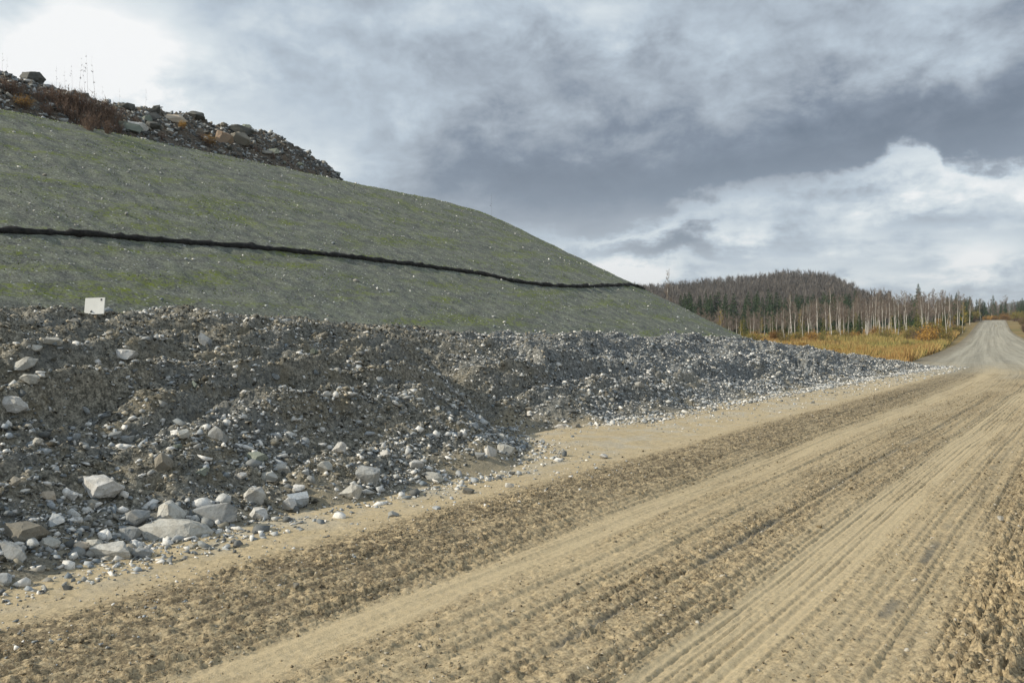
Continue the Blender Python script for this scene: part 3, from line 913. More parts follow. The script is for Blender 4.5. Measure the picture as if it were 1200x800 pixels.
# the next largest stones of the berm: copies of a few kinds
zones = [
    (110, (1.5, 8.0), 'stones on the near left part of the berm', 'grey stone on the near left part of the berm, none of the big ones'),
    (70, (8.0, 16.0), 'stones on the middle part of the berm', 'grey stone on the middle part of the berm left of the brown block'),
    (60, (16.0, 40.0), 'stones on the far right part of the berm', 'pale grey stone on the far right part of the berm'),
]
kinds = [M_stone, M_stone, M_pale, M_blue, M_white, M_stone, M_brown, M_pale, M_stone, M_blue, M_stone, M_green, M_stone, M_pale]
proto = []
for i in range(14):
    me = ROCK_MESH[i].copy(); me.materials.clear(); me.materials.append(kinds[i]); proto.append(me)
rg = np.random.default_rng(31)
for n, (a0, a1_), grp, lab in zones:
    p, s_, U_ = berm_pts(n, lambda s, U, q: (0.25 + 0.75 * np.exp(-(q / 0.35) ** 2)) * (q > 0.02) * (q < 1.0), 200 + n, a0, a1_)
    for j in range(len(p)):
        me = proto[int(rg.integers(14))]
        o = bpy.data.objects.new('stone', me)
        far_ = 1 + 0.03 * max(s_[j] - 8, 0)
        sz = float(np.clip(0.042 * np.exp(rg.normal(0, .40)), 0.028, 0.10)) * far_
        fl = rg.uniform(0.45, 0.85)
        o.scale = (sz * rg.uniform(0.9, 1.5), sz * rg.uniform(0.7, 1.1), sz * fl)
        o.rotation_euler = (rg.normal(0, .5), rg.normal(0, .5), rg.uniform(0, 6.28))
        o.location = (p[j][0], p[j][1], p[j][2] + sz * fl * 0.12)
        C.objects.link(o)
        tag(o, lab, 'stone', grp)

# rocks of the mound at the top left
def on_mound(px, py, w, h, dp, mt, lab, var, rz=0, tl=(0, 0), sink=.2):
    put_rock(px, py, w, h, dp, mt, lab, 'boulder', var, rz, tl, sink)


ps, pu = 20.4, 46.8
bx, by = su2xy(19.5, -46.5)
k_ = by / 930
put_rock(39, 97, 26, 15, .9, M_dark, 'dark rounded boulder standing on the skyline at top left', 'boulder', 2, .2, (0, 0), 0.1, on=((39 - 600) / 930 * 43.6, 43.6, EYE + (392 - 97) / 930 * 43.6))
on_mound(205, 143, 26, 11, .7, M_tan, 'cream coloured rock near the top of the dark mound', 3, .2)
on_mound(150, 151, 34, 11, .6, M_green, 'long green grey slab low on the dark mound', 5, .1, (0, .15))
on_mound(180, 150, 22, 10, .7, M_dark, 'dark slab to the right of the long green grey one', 6, .1, (0, .2))
on_mound(262, 168, 22, 20, .7, M_rust, 'rust coloured leaning rock on the right part of the mound', 7, .3, (.3, .3))
on_mound(281, 166, 24, 16, .7, M_brown, 'brown block beside the rust coloured leaning rock', 9, .3, (.2, .1))
on_mound(280, 156, 34, 12, .7, M_dark, 'dark flat slab forming the mound top above the rust rock', 8, .1, (0, .12))
on_mound(230, 139, 22, 12, .8, M_dark, 'dark angular rock on the skyline right of the cream rock', 10, .1)
on_mound(150, 127, 20, 10, .8, M_dark, 'dark angular rock on the skyline left of the cream rock', 11, .1)
on_mound(125, 121, 7, 6, .8, M_white, 'tiny white stone on the skyline of the mound', 12, .1)
rg = np.random.default_rng(41)
m_ = np.random.default_rng(43)
ms, mu = 15 + 27.5 * m_.random(7000), 41.7 + 6.3 * m_.random(7000)
mz = mound_z(ms, mu); k_ = mz > 12.25; ms, mu, mz = ms[k_], mu[k_], mz[k_]
mx, my = su2xy(ms, -mu)
scatter('mound_rubble', np.stack([mx, my, mz], -1), np.clip(.075 * np.exp(m_.normal(0, .5, len(ms))), .04, .28), ICO1, 8, M_rubble, m_.random(len(ms)) ** 1.5 * .85, 'broken rock littering the dark mound at top left', 'rubble', seed=44)
for j in range(90):
    s0 = 19 + 23 * rg.random(); U0 = 42.2 + 5.0 * rg.random()
    if mound_z(s0, U0) < 12.5: continue
    x0, y0 = su2xy(s0, -U0)
    me = ROCK_MESH[int(rg.integers(14))].copy(); me.materials.append([M_stone, M_dark, M_dark, M_brown, M_green, M_stone][j % 6])
    sz = float(np.clip(0.22 * np.exp(rg.normal(0, .45)), .1, .45))
    o = link('boulder', me)
    o.scale = (sz * rg.uniform(.9, 1.6), sz * rg.uniform(.7, 1.1), sz * rg.uniform(.45, .8))
    o.rotation_euler = (rg.normal(0, .25), rg.normal(0, .25), rg.uniform(0, 6.28))
    o.location = (x0, y0, float(mound_z(s0, U0)) + sz * .15)
    tag(o, 'dark grey block among many in the rubble of the upper left mound', 'boulder', 'blocks in the rubble of the mound')


# ------------------------------------------------------------------ the black erosion barrier along the slope
def sausage(path, rad, nseg=8, seed=1, squash=0.8):
    path = np.asarray(path, float)
    T = np.gradient(path, axis=0); T /= np.linalg.norm(T, axis=1)[:, None]
    up = np.array([0, 0, 1.0])
    N = np.cross(T, up); N /= np.linalg.norm(N, axis=1)[:, None]
    B = np.cross(N, T)
    a = np.arange(nseg) / nseg * 2 * math.pi
    rr_ = rad[:, None] * (1 + 0.4 * pn(np.arange(len(path))[:, None] * 0.6, np.arange(nseg)[None] * 1.3, seed))
    V = path[:, None] + N[:, None] * (np.cos(a)[None] * rr_)[..., None] + B[:, None] * (np.sin(a)[None] * rr_ * squash)[..., None]
    n = len(path)
    i = np.arange(n - 1)[:, None] * nseg
    j = np.arange(nseg)[None]; j2 = (j + 1) % nseg
    F = np.stack([i + j, i + j2, i + nseg + j2, i + nseg + j], -1).reshape(-1, 4)
    return V.reshape(-1, 3), F


def contour_U(s, z):
    lo_, hi_ = 12.0, U_T + 5
    for _ in range(40):
        m_ = (lo_ + hi_) / 2
        if float(emb_z(s, m_)) < z: lo_ = m_
        else: hi_ = m_
    return (lo_ + hi_) / 2


ROLL = []
xx = np.linspace(-14, 780, 400)
yy = np.interp(xx, [-14, 0, 100, 200, 300, 330, 400, 500, 560, 580, 600, 640, 680, 740, 762, 780], [270.5, 272, 276, 284, 291, 294, 301, 313, 321, 325, 330, 335, 336.5, 334, 341, 350])
for a_, b_ in zip(xx, yy):
    t = np.arange(15, 90, 0.05)
    x0 = t * (a_ - 600) / 930; z0 = EYE + t * (392 - b_) / 930
    ss_, uu = xy2su(x0, t)
    below = z0 < emb_z(ss_, -uu)
    if below.any():
        i = int(np.argmax(below)); ROLL.append((x0[i], t[i], float(emb_z(ss_[i], -uu[i]))))
ROLL = np.array(ROLL)
# even spacing
sl = np.concatenate([[0], np.cumsum(np.linalg.norm(np.diff(ROLL, axis=0), axis=1))])
q_ = np.arange(0, sl[-1], 0.22)
ROLL = np.stack([np.interp(q_, sl, ROLL[:, i]) for i in range(3)], -1)
ROLL[:, 2] = [float(emb_z(*(lambda a: (a[0], -a[1]))(xy2su(x0, y0)))) for x0, y0 in ROLL[:, :2]]
ROLL[:, 2] += 0.03 + 0.035 * fbm(q_ * 0.9, q_ * 0, 3, 4)
rad = 0.15 + 0.06 * fbm(q_ * 0.9, q_ * 0 + 2, 4, 6, 0.7)
V, F = sausage(ROLL, rad, 8, 9)
o = tag(link('erosion_barrier', mesh_np('erosion_barrier', V, F, False), M_black), 'long black band snaking along the middle of the green grey slope', 'erosion barrier')


# ------------------------------------------------------------------ white board
def box_bm(bm, cx, cy, cz, sx, sy, sz, bev=0.0):
    r = bmesh.ops.create_cube(bm, size=1.0)
    bmesh.ops.scale(bm, vec=(sx, sy, sz), verts=r['verts']); bmesh.ops.translate(bm, vec=(cx, cy, cz), verts=r['verts'])
    if bev:
        es = list({e for v in r['verts'] for e in v.link_edges})
        bmesh.ops.bevel(bm, geom=es, offset=bev, segments=2, affect='EDGES')


def bm_obj(name, fn, mat, parent=None):
    bm = bmesh.new(); fn(bm); me = bpy.data.meshes.new(name); bm.to_mesh(me); bm.free()
    return link(name, me, mat, parent)


p = hit(109, 374)
k_ = p[1] / 930
bd = link('sign_board', None); bd.location = (float(p[0]), float(p[1]) + 0.02, float(p[2])); bd.rotation_euler = (R(-12), R(-2), R(0))
tag(bd, 'small square white board on a stake at the foot of the slope', 'sign board')
W_ = 21 * k_ / 0.90
bm_obj('panel', lambda bm: box_bm(bm, 0, 0, W_ * 0.5 + 4 * k_, W_, 0.012, W_ * 0.86, 0.003), M_board, bd)
bm_obj('stake', lambda bm: box_bm(bm, 0, 0.03, W_ * 0.25 - 0.1, 0.035, 0.035, W_ * 0.9 + 0.3, 0.004), M_stake, bd)
bm_obj('mark', lambda bm: box_bm(bm, W_ * 0.32, -0.0085, W_ * 0.82 + 4 * k_, 0.018, 0.004, 0.03), M_mark, bd)


# ------------------------------------------------------------------ trees
class Bld:
    def __init__(s): s.v = []; s.f = []
    def tube(s, a, b_, r0, r1, n=5):
        a = Vector(a); b_ = Vector(b_); t = (b_ - a).normalized()
        x = t.orthogonal().normalized(); y = t.cross(x)
        i = len(s.v)
        for P_, r in ((a, r0), (b_, r1)):
            for k in range(n):
                an = 2 * math.pi * k / n
                s.v.append(P_ + (x * math.cos(an) + y * math.sin(an)) * r)
        for k in range(n):
            s.f.append((i + k, i + (k + 1) % n, i + n + (k + 1) % n)); s.f.append((i + k, i + n + (k + 1) % n, i + n + k))
    def blade(s, a, b_, w, rnd):
        a = Vector(a); b_ = Vector(b_); t = (b_ - a)
        o_ = Vector((rnd.uniform(-1, 1), rnd.uniform(-1, 1), rnd.uniform(-1, 1))).cross(t)
        if o_.length < 1e-6: return
        o_ = o_.normalized() * w / 2
        i = len(s.v); s.v += [a - o_, a + o_, b_]; s.f.append((i, i + 1, i + 2))
    def leaf(s, c, w, rnd):
        x = Vector((rnd.uniform(-1, 1), rnd.uniform(-1, 1), rnd.uniform(-1, 1))).normalized() * w
        y = x.orthogonal().normalized() * w * 0.7
        i = len(s.v); s.v += [c - x, c + y, c + x]; s.f.append((i, i + 1, i + 2))
    def mesh(s, name): return mesh_np(name, np.array([v[:] for v in s.v]), np.array(s.f))


def stem_path(h, rnd, lean):
    x = y = 0.0; pts_ = [Vector((0, 0, -0.3))]
    for i in range(1, 6):
        x += rnd.uniform(-1, 1) * lean; y += rnd.uniform(-1, 1) * lean
        pts_.append(Vector((x, y, h * i / 5)))
    return pts_


def at_path(pts_, t):
    k = min(int(t * 5), 4); return pts_[k].lerp(pts_[k + 1], t * 5 - k)


def birch(h, rnd, r0=0.11, density=1.0, start=0.35, leaves=0, spread=0.2, mats=(None, None)):
    """trunk mesh, crown mesh (fine bare twigs, a few last leaves)"""
    tr = Bld(); cr = Bld(); pts_ = stem_path(h, rnd, h * 0.018)
    for i in range(5):
        tr.tube(pts_[i], pts_[i + 1], r0 * (1 - i / 5.6), r0 * (1 - (i + 1) / 5.6), 5)
    nb = int(26 * density)
    for k in range(nb):
        t = start + (1 - start) * (k + rnd.random()) / nb
        a = rnd.uniform(0, 6.28); ln = h * spread * (1.15 - t) * rnd.uniform(0.7, 1.35)
        p0 = at_path(pts_, min(t, 0.99))
        d_ = Vector((math.cos(a), math.sin(a), rnd.uniform(0.7, 1.5))).normalized()
        p1 = p0 + d_ * ln
        cr.tube(p0, p1, r0 * 0.22 * (1.2 - t), r0 * 0.05, 3)
        for j in range(int(9 * density) + 3):
            q0 = p0.lerp(p1, rnd.uniform(0.25, 1))
            dd = (d_ + Vector((rnd.uniform(-1, 1), rnd.uniform(-1, 1), rnd.uniform(-.5, .9))) * 0.9).normalized()
            q1 = q0 + dd * ln * rnd.uniform(0.25, 0.6)
            cr.blade(q0, q1, 0.045, rnd)
            for _ in range(2):
                e0 = q0.lerp(q1, rnd.uniform(.3, 1)); cr.blade(e0, e0 + (dd + Vector((rnd.uniform(-1, 1), rnd.uniform(-1, 1), rnd.uniform(-.6, .6)))) * ln * 0.18, 0.035, rnd)
            if leaves and rnd.random() < leaves:
                for _ in range(3): cr.leaf(q1 + Vector((rnd.gauss(0, .2), rnd.gauss(0, .2), rnd.gauss(0, .2))), 0.10, rnd)
    return tr.mesh('trunk'), cr.mesh('crown')


def spruce(h, rnd, w=0.2, n=26):
    tr = Bld(); cr = Bld()
    tr.tube((0, 0, -0.3), (0, 0, h * 0.97), 0.14, 0.02, 6)
    for k in range(n):
        t = 0.08 + 0.9 * k / n
        rr_ = h * w * (1 - t) ** 0.85 * rnd.uniform(0.75, 1.15) + 0.12
        nb = 9
        for j in range(nb):
            a = 6.28 * j / nb + rnd.uniform(-.3, .3); L = rr_ * rnd.uniform(0.65, 1.15)
            c0 = Vector((0, 0, h * t)); tip = Vector((math.cos(a) * L, math.sin(a) * L, h * t - L * rnd.uniform(0.05, 0.45)))
            side = Vector((-math.sin(a), math.cos(a), 0))
            for m_ in range(5):
                f0 = rnd.uniform(0.1, 0.85); b0 = c0.lerp(tip, f0)
                e = b0 + (tip - c0) * 0.33 + side * rnd.uniform(-.45, .45) * L * (1.1 - f0) + Vector((0, 0, rnd.uniform(-.25, .1) * L))
                cr.blade(b0, e, 0.20 * h / 10 + 0.06, rnd)
    for j in range(8): cr.blade((0, 0, h * 0.9), (rnd.uniform(-.1, .1), rnd.uniform(-.1, .1), h * rnd.uniform(.97, 1.02)), 0.09, rnd)
    return tr.mesh('trunk'), cr.mesh('crown')


def shrub(h, rnd, leaves=0.6, n=26, w=0.55, lf=0.07):
    st = Bld(); fo = Bld()
    for k in range(n):
        a = rnd.uniform(0, 6.28); r = h * w * math.sqrt(rnd.random())
        p0 = Vector((math.cos(a) * r * .25, math.sin(a) * r * .25, -0.1)); p1 = Vector((math.cos(a) * r, math.sin(a) * r, h * rnd.uniform(0.6, 1.0) * (1 - 0.35 * (r / (h * w)) ** 2)))
        st.tube(p0, p1, 0.02, 0.006, 3)
        for j in range(10):
            q0 = p0.lerp(p1, rnd.uniform(.35, 1)); q1 = q0 + Vector((rnd.uniform(-1, 1), rnd.uniform(-1, 1), rnd.uniform(0, 1.1))) * h * 0.14
            st.blade(q0, q1, 0.025, rnd)
            if rnd.random() < leaves:
                for _ in range(5): fo.leaf(q1 + Vector((rnd.gauss(0, 1), rnd.gauss(0, 1), rnd.gauss(0, 1))) * h * 0.06, lf, rnd)
    return st.mesh('stems'), fo.mesh('foliage') if fo.v else None


def make_tree(name, meshes, mats, parts):
    """a tree prototype: list of (part name, mesh)"""
    for me, mt in zip(meshes, mats):
        if me is not None: me.materials.append(mt)
    return name, list(zip(parts, meshes))


def place(proto_, x, y, sc, rz, label, cat, group, z=None, sz=None):
    name, parts_ = proto_
    root = bpy.data.objects.new(name, None); C.objects.link(root)
    root.empty_display_size = 0.5
    zz_ = float(surf_z(np.array(x), np.array(y))) if z is None else z
    root.location = (x, y, zz_); root.rotation_euler = (0, 0, rz); root.scale = (sc, sc, sc * (sz or 1))
    tag(root, label, cat, group)
    for pn_, me in parts_:
        if me is None: continue
        c_ = bpy.data.objects.new(pn_, me); C.objects.link(c_); c_.parent = root
    return root


rnd = random.Random(5)
TC = ('trunk', 'crown')
BIRCH = [make_tree('birch_tree', birch(10, rnd, 0.13, 1.0, 0.45), (M_bark, M_twig), TC) for _ in range(5)]
BIRCHY = [make_tree('birch_tree', birch(9, rnd, 0.12, 0.9, 0.25, 0.3), (M_bark, M_yleaf), TC) for _ in range(2)]
GREY = [make_tree('bare_tree', birch(11, rnd, 0.12, 1.5, 0.22, 0, 0.26), (M_gbark, M_twig), TC) for _ in range(4)]
SPR = [make_tree('spruce_tree', spruce(11, rnd, w_, 26), (M_gbark, M_needle), TC) for w_ in (.17, .2, .24)]
LAR = [make_tree('larch_tree', spruce(8, rnd, .2, 18), (M_gbark, M_larch), TC) for _ in range(2)]
SHO = [make_tree('shrub', shrub(1.6, rnd, .8), (M_brush, M_orange), ('stems', 'foliage')) for _ in range(2)]
SHG = [make_tree('shrub', shrub(2.0, rnd, .7), (M_brush, M_olive), ('stems', 'foliage')) for _ in range(2)]
SHB = [make_tree('brush', shrub(1.4, rnd, 0, 40), (M_brush, M_brush), ('stems', 'foliage')) for _ in range(2)]


def px2x(px, Y): return (px - 600) / 930 * Y


# birches: the pale trunks at the edge of the field
rb = random.Random(9)
clusters = [(930, 8), (948, 5), (960, 7), (983, 9), (992, 6), (1008, 6), (1020, 10), (1030, 10), (1040, 9), (1053, 6), (1062, 5), (1085, 8), (1095, 7), (1108, 6), (1118, 4), (880, 5), (858, 5), (900, 5), (915, 4), (1138, 3)]
for cx_, n in clusters:
    for j in range(max(3, int(n * .75))):
        Y = rb.uniform(128, 180); px_ = cx_ + rb.gauss(0, 4.5)
        if px_ > 1125: Y = rb.uniform(180, 230); 
        hh = rb.uniform(0.55, 0.88) * (0.72 if px_ < 925 else 1)
        place(rb.choice(BIRCH), px2x(px_, Y), Y, hh, rb.uniform(0, 6.28), 'slim white trunked bare birch at the edge of the orange field' if px_ > 925 else 'slim pale birch close to the end of the embankment', 'tree', 'birches along the edge of the field' if px_ > 925 else 'birches beside the embankment end', sz=rb.uniform(.9, 1.12))
for px_ in (845, 868, 892, 938, 972, 1045, 1112, 1128):
    Y = rb.uniform(125, 165)
    place(BIRCHY[rb.randrange(2)], px2x(px_, Y), Y, rb.uniform(.4, .62), rb.uniform(0, 6), 'small young tree still holding yellow leaves among the birches', 'tree', 'small yellow leaved trees among the birches')
for k in range(120):
    px_ = rb.uniform(815, 1150); Y = rb.uniform(165, 235)
    if px_ > 1118: Y = rb.uniform(200, 270)
    if px_ > 1140 and Y > 200: px_ -= 16
    place(rb.choice(GREY), px2x(px_, Y), Y, rb.uniform(.5, .72) * (1.18 if px_ > 950 else .95), rb.uniform(0, 6.28), 'brownish grey bare tree standing behind the birches', 'tree', 'bare trees behind the birches')
# conifers
for k in range(84):
    px_ = rb.uniform(796, 1003); Y = rb.uniform(238, 285); top = EYE + (392 - rb.gauss(344, 3.5)) / 930 * Y - float(ground_z(px2x(px_, Y), Y))
    place(rb.choice(SPR), px2x(px_, Y), Y, top / 11, rb.uniform(0, 6), 'dark green conifer in the row at the foot of the bare hill', 'tree', 'conifers in the row at the hill foot')
for k in range(44):
    px_ = rb.uniform(1000, 1150); Y = rb.uniform(215, 262)
    if px_ > 1128: px_ -= 12
    place(rb.choice(SPR), px2x(px_, Y), Y, (EYE + (392 - rb.gauss(351, 3)) / 930 * Y - float(ground_z(px2x(px_, Y), Y))) / 11, rb.uniform(0, 6), 'dark conifer rising behind the birches left of the road', 'tree', 'conifers behind the birches')
place(SPR[2], px2x(1076, 205), 205, 1.02, 0.4, 'tallest dark conifer, rising alone above the treetops', 'tree', None)
for k in range(44):
    px_ = rb.uniform(850, 1130); Y = rb.uniform(140, 200)
    place(rb.choice(SPR + LAR), px2x(px_, Y), Y, rb.uniform(.3, .62), rb.uniform(0, 6), 'half grown green conifer standing in between the birches and bare trees', 'tree', 'half grown conifers in the birch wood')
for k in range(26):
    s0 = rb.uniform(52, 112); off = -9 - rb.random() ** 1.3 * 26
    x0, y0 = su2xy(s0, float(cen(s0)) + off)
    if (s0 < 60 and off > -12) or float(emb_z(s0, -(float(cen(s0)) + off))) > -1.2: continue
    place(rb.choice(SHO + SHO + SHG), x0, y0, rb.uniform(.45, .85), rb.uniform(0, 6), 'low ochre bush out in the orange grass', 'bush', 'low bushes out in the grass')
for px_, sc_ in ((942, .42), (1003, .6), (1006, .45), (1055, .55), (905, .6), (873, .4), (965, .5)):
    Y = rb.uniform(135, 160)
    place(rb.choice(LAR), px2x(px_, Y), Y, sc_, rb.uniform(0, 6), 'small olive green conifer between the birch trunks', 'tree', 'small olive conifers between the birches')
for k in range(120):
    px_ = rb.uniform(1095, 1225); Y = rb.uniform(235, 400)
    x0 = px2x(px_, Y); s0, u0 = xy2su(x0, Y); v0 = u0 - float(cen(s0))
    if -10 < v0 < 5 and s0 < 350: continue
    z0 = float(ground_z(x0, Y)); top = EYE + (392 - rb.gauss(351, 3)) / 930 * Y - z0
    if top < 4: continue
    con = k % 2
    place(rb.choice(SPR if con else GREY), x0, Y, min(top, 14) / (11 if con else 11.5), rb.uniform(0, 6), 'dark conifer among the trees on either side of the distant road crest' if con else 'leafless tree among the conifers on either side of the distant road crest', 'tree', 'conifers about the distant crest' if con else 'leafless trees about the distant crest')
# bushes along the field and the far road
for k in range(34):
    px_ = rb.uniform(835, 1112); Y = rb.uniform(118, 150)
    place(rb.choice(SHO + SHG), px2x(px_, Y), Y, rb.uniform(.8, 1.4), rb.uniform(0, 6), 'autumn coloured bush in front of the birch trunks', 'bush', 'bushes in front of the birches')


def beside_road(s, off):
    x, y = su2xy(s, float(cen(s)) + off); return x, y


for k in range(46):
    s0 = rb.uniform(115, 330); off = -7.6 - rb.random() * 5
    x0, y0 = beside_road(s0, off)
    place(rb.choice(SHG + SHO + SHB + SHG), x0, y0, rb.uniform(1.0, 2.0), rb.uniform(0, 6), 'bush on the left verge of the road climbing the rise', 'bush', 'bushes on the left verge of the far road')
for k in range(34):
    s0 = rb.uniform(135, 330); off = 2.0 + rb.random() * 3.5
    x0, y0 = beside_road(s0, off)
    place(rb.choice(SHG + SHB + SHB), x0, y0, rb.uniform(.9, 1.7), rb.uniform(0, 6), 'bush on the right verge of the road climbing the rise', 'bush', 'bushes on the right verge of the far road')
for k in range(40):
    s0 = rb.uniform(190, 400); sd_ = rb.choice((-1, 1, -1)); off = -17 - rb.random() * 16 if sd_ < 0 else 12 + rb.random() * 14
    x0, y0 = beside_road(s0, off)
    place(rb.choice(GREY + SPR[:1] + GREY), x0, y0, rb.uniform(.5, .8), rb.uniform(0, 6), ('tree on the left side' if sd_ < 0 else 'tree on the right side') + ' of the road near its crest', 'tree', 'trees left of the road near its crest' if sd_ < 0 else 'trees right of the road near its crest')
for k in range(12):
    s0 = rb.uniform(335, 360); off = rb.uniform(-7, 5)
    x0, y0 = beside_road(s0, off)
    place(SHO[k % 2], x0, y0, rb.uniform(1.6, 2.4), rb.uniform(0, 6), 'orange bush just beyond the crest of the road', 'bush', 'orange bushes beyond the road crest')
for k in range(10):
    s0 = rb.uniform(365, 400); off = rb.uniform(-9, 12)
    x0, y0 = beside_road(s0, off)
    place(rb.choice(SPR), x0, y0, rb.uniform(.55, .75), rb.uniform(0, 6), 'dark conifer behind the orange bushes beyond the road crest', 'tree', 'conifers beyond the road crest')

# scrub, saplings on the mound
for px_, py_, sc_ in ((70, 118, .9), (84, 124, 1.0), (96, 128, 1.1), (108, 133, 1.1), (120, 136, 1.0), (60, 112, .7), (132, 138, .9), (90, 138, .8), (112, 143, .8), (76, 130, .8), (45, 112, .6), (20, 106, .6), (8, 100, .6), (138, 150, .6), (126, 150, .6), (56, 128, .6), (160, 140, .4), (190, 158, .4), (320, 180, .4), (300, 172, .35), (236, 158, .4), (104, 146, .7)):
    p = hit(px_, py_ + 6)
    place(SHB[rb.randrange(2)], float(p[0]), float(p[1]), sc_, rb.uniform(0, 6), 'reddish brown leafless brush growing low on the left of the mound', 'brush', 'brush on the left of the mound', z=float(p[2]) - .05)
p = hit(28, 128)
place(SHO[0], float(p[0]), float(p[1]), .5, 1, 'small orange bush at the lower edge of the mound, far left', 'bush', None, z=float(p[2]))
p = hit(246, 172)
place(SHO[1], float(p[0]), float(p[1]), .5, 1, 'small orange bush left of the rust coloured rock on the mound', 'bush', None, z=float(p[2]))
p = hit(214, 152)
place(SHO[1], float(p[0]), float(p[1]), .35, 2, 'tiny orange bush just below the cream rock on the mound', 'bush', None, z=float(p[2]))
rs = random.Random(3)
SAP = [make_tree('sapling', birch(3, rs, 0.009, .22, 0.35, 0, .10), (M_gbark, M_gtwig), TC) for _ in range(3)]
for px_, h_, in ((85, .5), (94, .65), (103, .8), (110, .8), (66, .45), (171, .4), (8, .3), (3, .35), (76, .4), (99, .5), (121, .35), (140, .3)):
    # on the ridge line of the mound
    yy_ = np.arange(40, 62, 0.05); x0 = (px_ - 600) / 930 * yy_
    s0, u0 = xy2su(x0, yy_); zz_ = surf_z(x0, yy_); e_ = (zz_ - EYE) / yy_; i = int(np.argmax(np.where(-u0 < 48.2, e_, -1)))
    place(rs.choice(SAP), float(x0[i]), float(yy_[i]), h_, rs.uniform(0, 6), 'thin leafless sapling against the sky on the mound top', 'sapling', 'saplings on the mound skyline', z=float(zz_[i]))
yy_ = np.arange(55, 80, 0.05); x0 = (576 - 600) / 930 * yy_; zz_ = surf_z(x0, yy_); i = int(np.argmax((zz_ - EYE) / yy_))
place(SAP[1], float(x0[i]), float(yy_[i]), .65, 1, 'single tiny bare sapling on the embankment crest', 'sapling', None, z=float(zz_[i]))
yy_ = np.arange(90, 91, 1.0)
place(BIRCH[1], px2x(783, 150), 150, .95, 1, 'lone pale trunk rising beside the right end of the embankment', 'tree', None, sz=1.45)


# ------------------------------------------------------------------ far woods on the hill: one mass
def wood_mass(name, n, region, h, mat, label, seed, conifer=False, w=0.11):
    r = np.random.default_rng(seed)
    x, y = region(n, r)
    z = ground_z(x, y)
    VV = []; hh = h * r.uniform(0.75, 1.2, n)
    K = 58
    a = r.uniform(0, 6.28, (n, K)); t = r.uniform(0.25, 1.0, (n, K))
    rad = hh[:, None] * (0.16 if conifer else 0.24) * ((1.04 - t) ** (0.9 if conifer else 0.32)) * r.uniform(0.2, 1, (n, K))
    cx_ = x[:, None] + np.cos(a) * rad * 0.5; cy_ = y[:, None] + np.sin(a) * rad * 0.5
    zb = z[:, None] + hh[:, None] * t * 0.95
    up_ = (0.13 if not conifer else -0.07)
    tip = np.stack([x[:, None] + np.cos(a) * rad * 1.4, y[:, None] + np.sin(a) * rad * 1.4, zb + hh[:, None] * up_ * r.uniform(.6, 1.4, (n, K))], -1)
    ww = (w if not conifer else w * 3.2) * r.uniform(0.6, 1.4, (n, K))
    b0 = np.stack([cx_ - ww * np.sin(a), cy_ + ww * np.cos(a) * .5, zb], -1)
    b1 = np.stack([cx_ + ww * np.sin(a), cy_ - ww * np.cos(a) * .5, zb - ww], -1)
    tw = np.stack([b0, b1, tip], 2).reshape(-1, 3)
    # trunks
    tk = np.stack([np.stack([x - .14, y, z - .5], -1), np.stack([x + .14, y, z - .5], -1), np.stack([x, y + .05, z + hh], -1)], 1).reshape(-1, 3)
    V = np.vstack([tw, tk]); F = np.arange(len(V)).reshape(-1, 3)
    return tag(link(name, mesh_np(name, V, F), mat), label, 'woodland', kind='stuff')


def hill_region(n, r):
    a = np.radians(r.uniform(6, 25.5, n)); d_ = r.uniform(300, 640, n); return d_ * np.sin(a), d_ * np.cos(a)


wood_mass('hill_woods', 4600, hill_region, 10.5, M_gtwig, 'grey brown leafless woods covering the hill beyond the field', 301, w=.13)


def strip_region(n, r):
    a = np.radians(r.uniform(23, 36, n)); d_ = r.uniform(430, 700, n)
    return d_ * np.sin(a), d_ * np.cos(a)


wood_mass('mixed_woods', 700, strip_region, 12.0, M_gtwig, 'brown leafless woods far beyond the rise of the road', 303, w=.16)


def dark_region(n, r):
    a = np.radians(r.uniform(19.5, 24, n)); d_ = r.uniform(520, 600, n); return d_ * np.sin(a), d_ * np.cos(a)


wood_mass('conifer_woods', 110, dark_region, 11, M_needle, 'dark conifers scattered on the right shoulder of the bare hill', 302, True, w=.16)


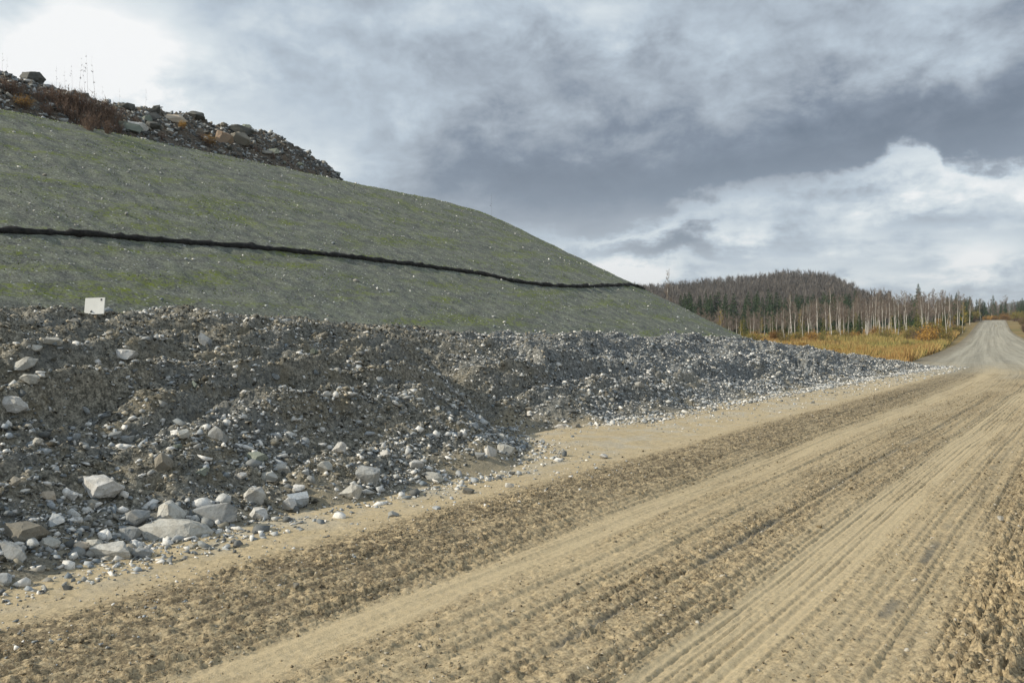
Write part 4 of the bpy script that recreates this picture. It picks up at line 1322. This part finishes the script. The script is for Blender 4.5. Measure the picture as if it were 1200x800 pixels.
# ------------------------------------------------------------------ the orange field
def field_grass():
    r = np.random.default_rng(401)
    n = 150000
    s = 38 + 150 * r.random(n) ** 1.25
    c = cen(s); L_edge = c - 7.6
    u = L_edge - 46 * r.random(n) ** 1.1 * np.clip((s - 30) / 60, .25, 1)
    keep = (s > 49) | (u < -9.8)
    # stay clear of the road, with a ragged edge
    keep &= (u < L_edge - 0.5 * np.abs(fbm(s * .3, s * 0, 2, 5)))
    keep &= ~((s < 50) & (np.abs(u) < np.interp(s, CREST_S, CREST_U) + 2.0))
    s, u = s[keep], u[keep]
    x, y = su2xy(s, u); z = ground_z(x, y)
    ez = emb_z(s, -u); k = ez < z - 0.1
    x, y, z, s, u = x[k], y[k], z[k], s[k], u[k]
    n = len(x)
    h = (0.45 + 0.55 * ss(fbm(x * .12, y * .12, 3, 402), -.4, .5)) * r.uniform(.7, 1.25, n)
    a = r.uniform(0, 6.28, n); w = 0.018 + 0.0005 * y
    lean = r.normal(0, .25, (n, 2))
    b0 = np.stack([x - w * np.cos(a), y - w * np.sin(a), z - .05], -1); b1 = np.stack([x + w * np.cos(a), y + w * np.sin(a), z - .05], -1)
    tp = np.stack([x + lean[:, 0] * h, y + lean[:, 1] * h, z + h], -1)
    V = np.stack([b0, b1, tp], 1).reshape(-1, 3)
    t = np.clip(0.5 + 0.45 * fbm(x * .05, y * .05, 3, 403) + r.normal(0, .14, n), 0, 1)
    me = mesh_np('field_grass', V, np.arange(len(V)).reshape(-1, 3), False, {'tint': np.repeat(t, 3)})
    m, q, b = new_mat('autumn_grass')
    q.put(b.inputs['Base Color'], q.ramp(attr(q, 'tint'), [(0, (0.19, 0.20, 0.065)), (.3, (.31, .26, .09)), (.55, (.37, .255, .10)), (.8, (.31, .18, .065)), (1, (.18, .10, .045))]))
    tag(link('field_grass', me, m), 'tall orange and yellow autumn grass filling the field', 'grass', kind='stuff')
    # thin grass blades on the embankment
    r = np.random.default_rng(411)
    n = 60000
    s = 4 + 54 * r.random(n) ** 1.1; U = r.uniform(14, 40.5, n)
    gm = fbm(s * .18, U * .7, 3, 412)
    U[:5000] = r.uniform(39.5, 41.5, 5000)
    gm[:5000] += .3 * 1
    k = (r.random(n) < ss(gm, -.1, .7)) & (emb_z(s, U) > .3)
    s, U = s[k], U[k]; n = len(s)
    x, y = su2xy(s, -U); z = emb_z(s, U)
    a = r.uniform(0, 6.28, n); w = .008 + .0004 * np.hypot(x, y); h = r.uniform(.02, .06, n)
    V = np.stack([np.stack([x - w * np.cos(a), y - w * np.sin(a), z - .01], -1), np.stack([x + w * np.cos(a), y + w * np.sin(a), z - .01], -1), np.stack([x + r.normal(0, .03, n), y + r.normal(0, .03, n), z + h], -1)], 1).reshape(-1, 3)
    m = plain('new_grass', (.085, .13, .025), (.17, .22, .05), 2, .8, False)
    tag(link('sparse_grass', mesh_np('sparse_grass', V, np.arange(len(V)).reshape(-1, 3)), m), 'thin new green grass sprouting on the gravel embankment', 'grass', kind='stuff')


field_grass()


# ------------------------------------------------------------------ the air
hz = bpy.data.materials.new('haze_air'); hz.use_nodes = True; hz.node_tree.nodes.clear()
gg = G(hz.node_tree)
pv = gg.n('ShaderNodeVolumePrincipled'); pv.inputs['Color'].default_value = (0.80, 0.87, 0.95, 1); pv.inputs['Density'].default_value = 0.00020
ho = gg.n('ShaderNodeOutputMaterial'); gg.t.links.new(pv.outputs[0], ho.inputs['Volume'])
hb = bm_obj('haze', lambda bm: box_bm(bm, 0, 0, 90, 9200, 9200, 200), hz)
tag(hb, 'thin pale haze lying over the far woods and hills', 'haze', kind='stuff')
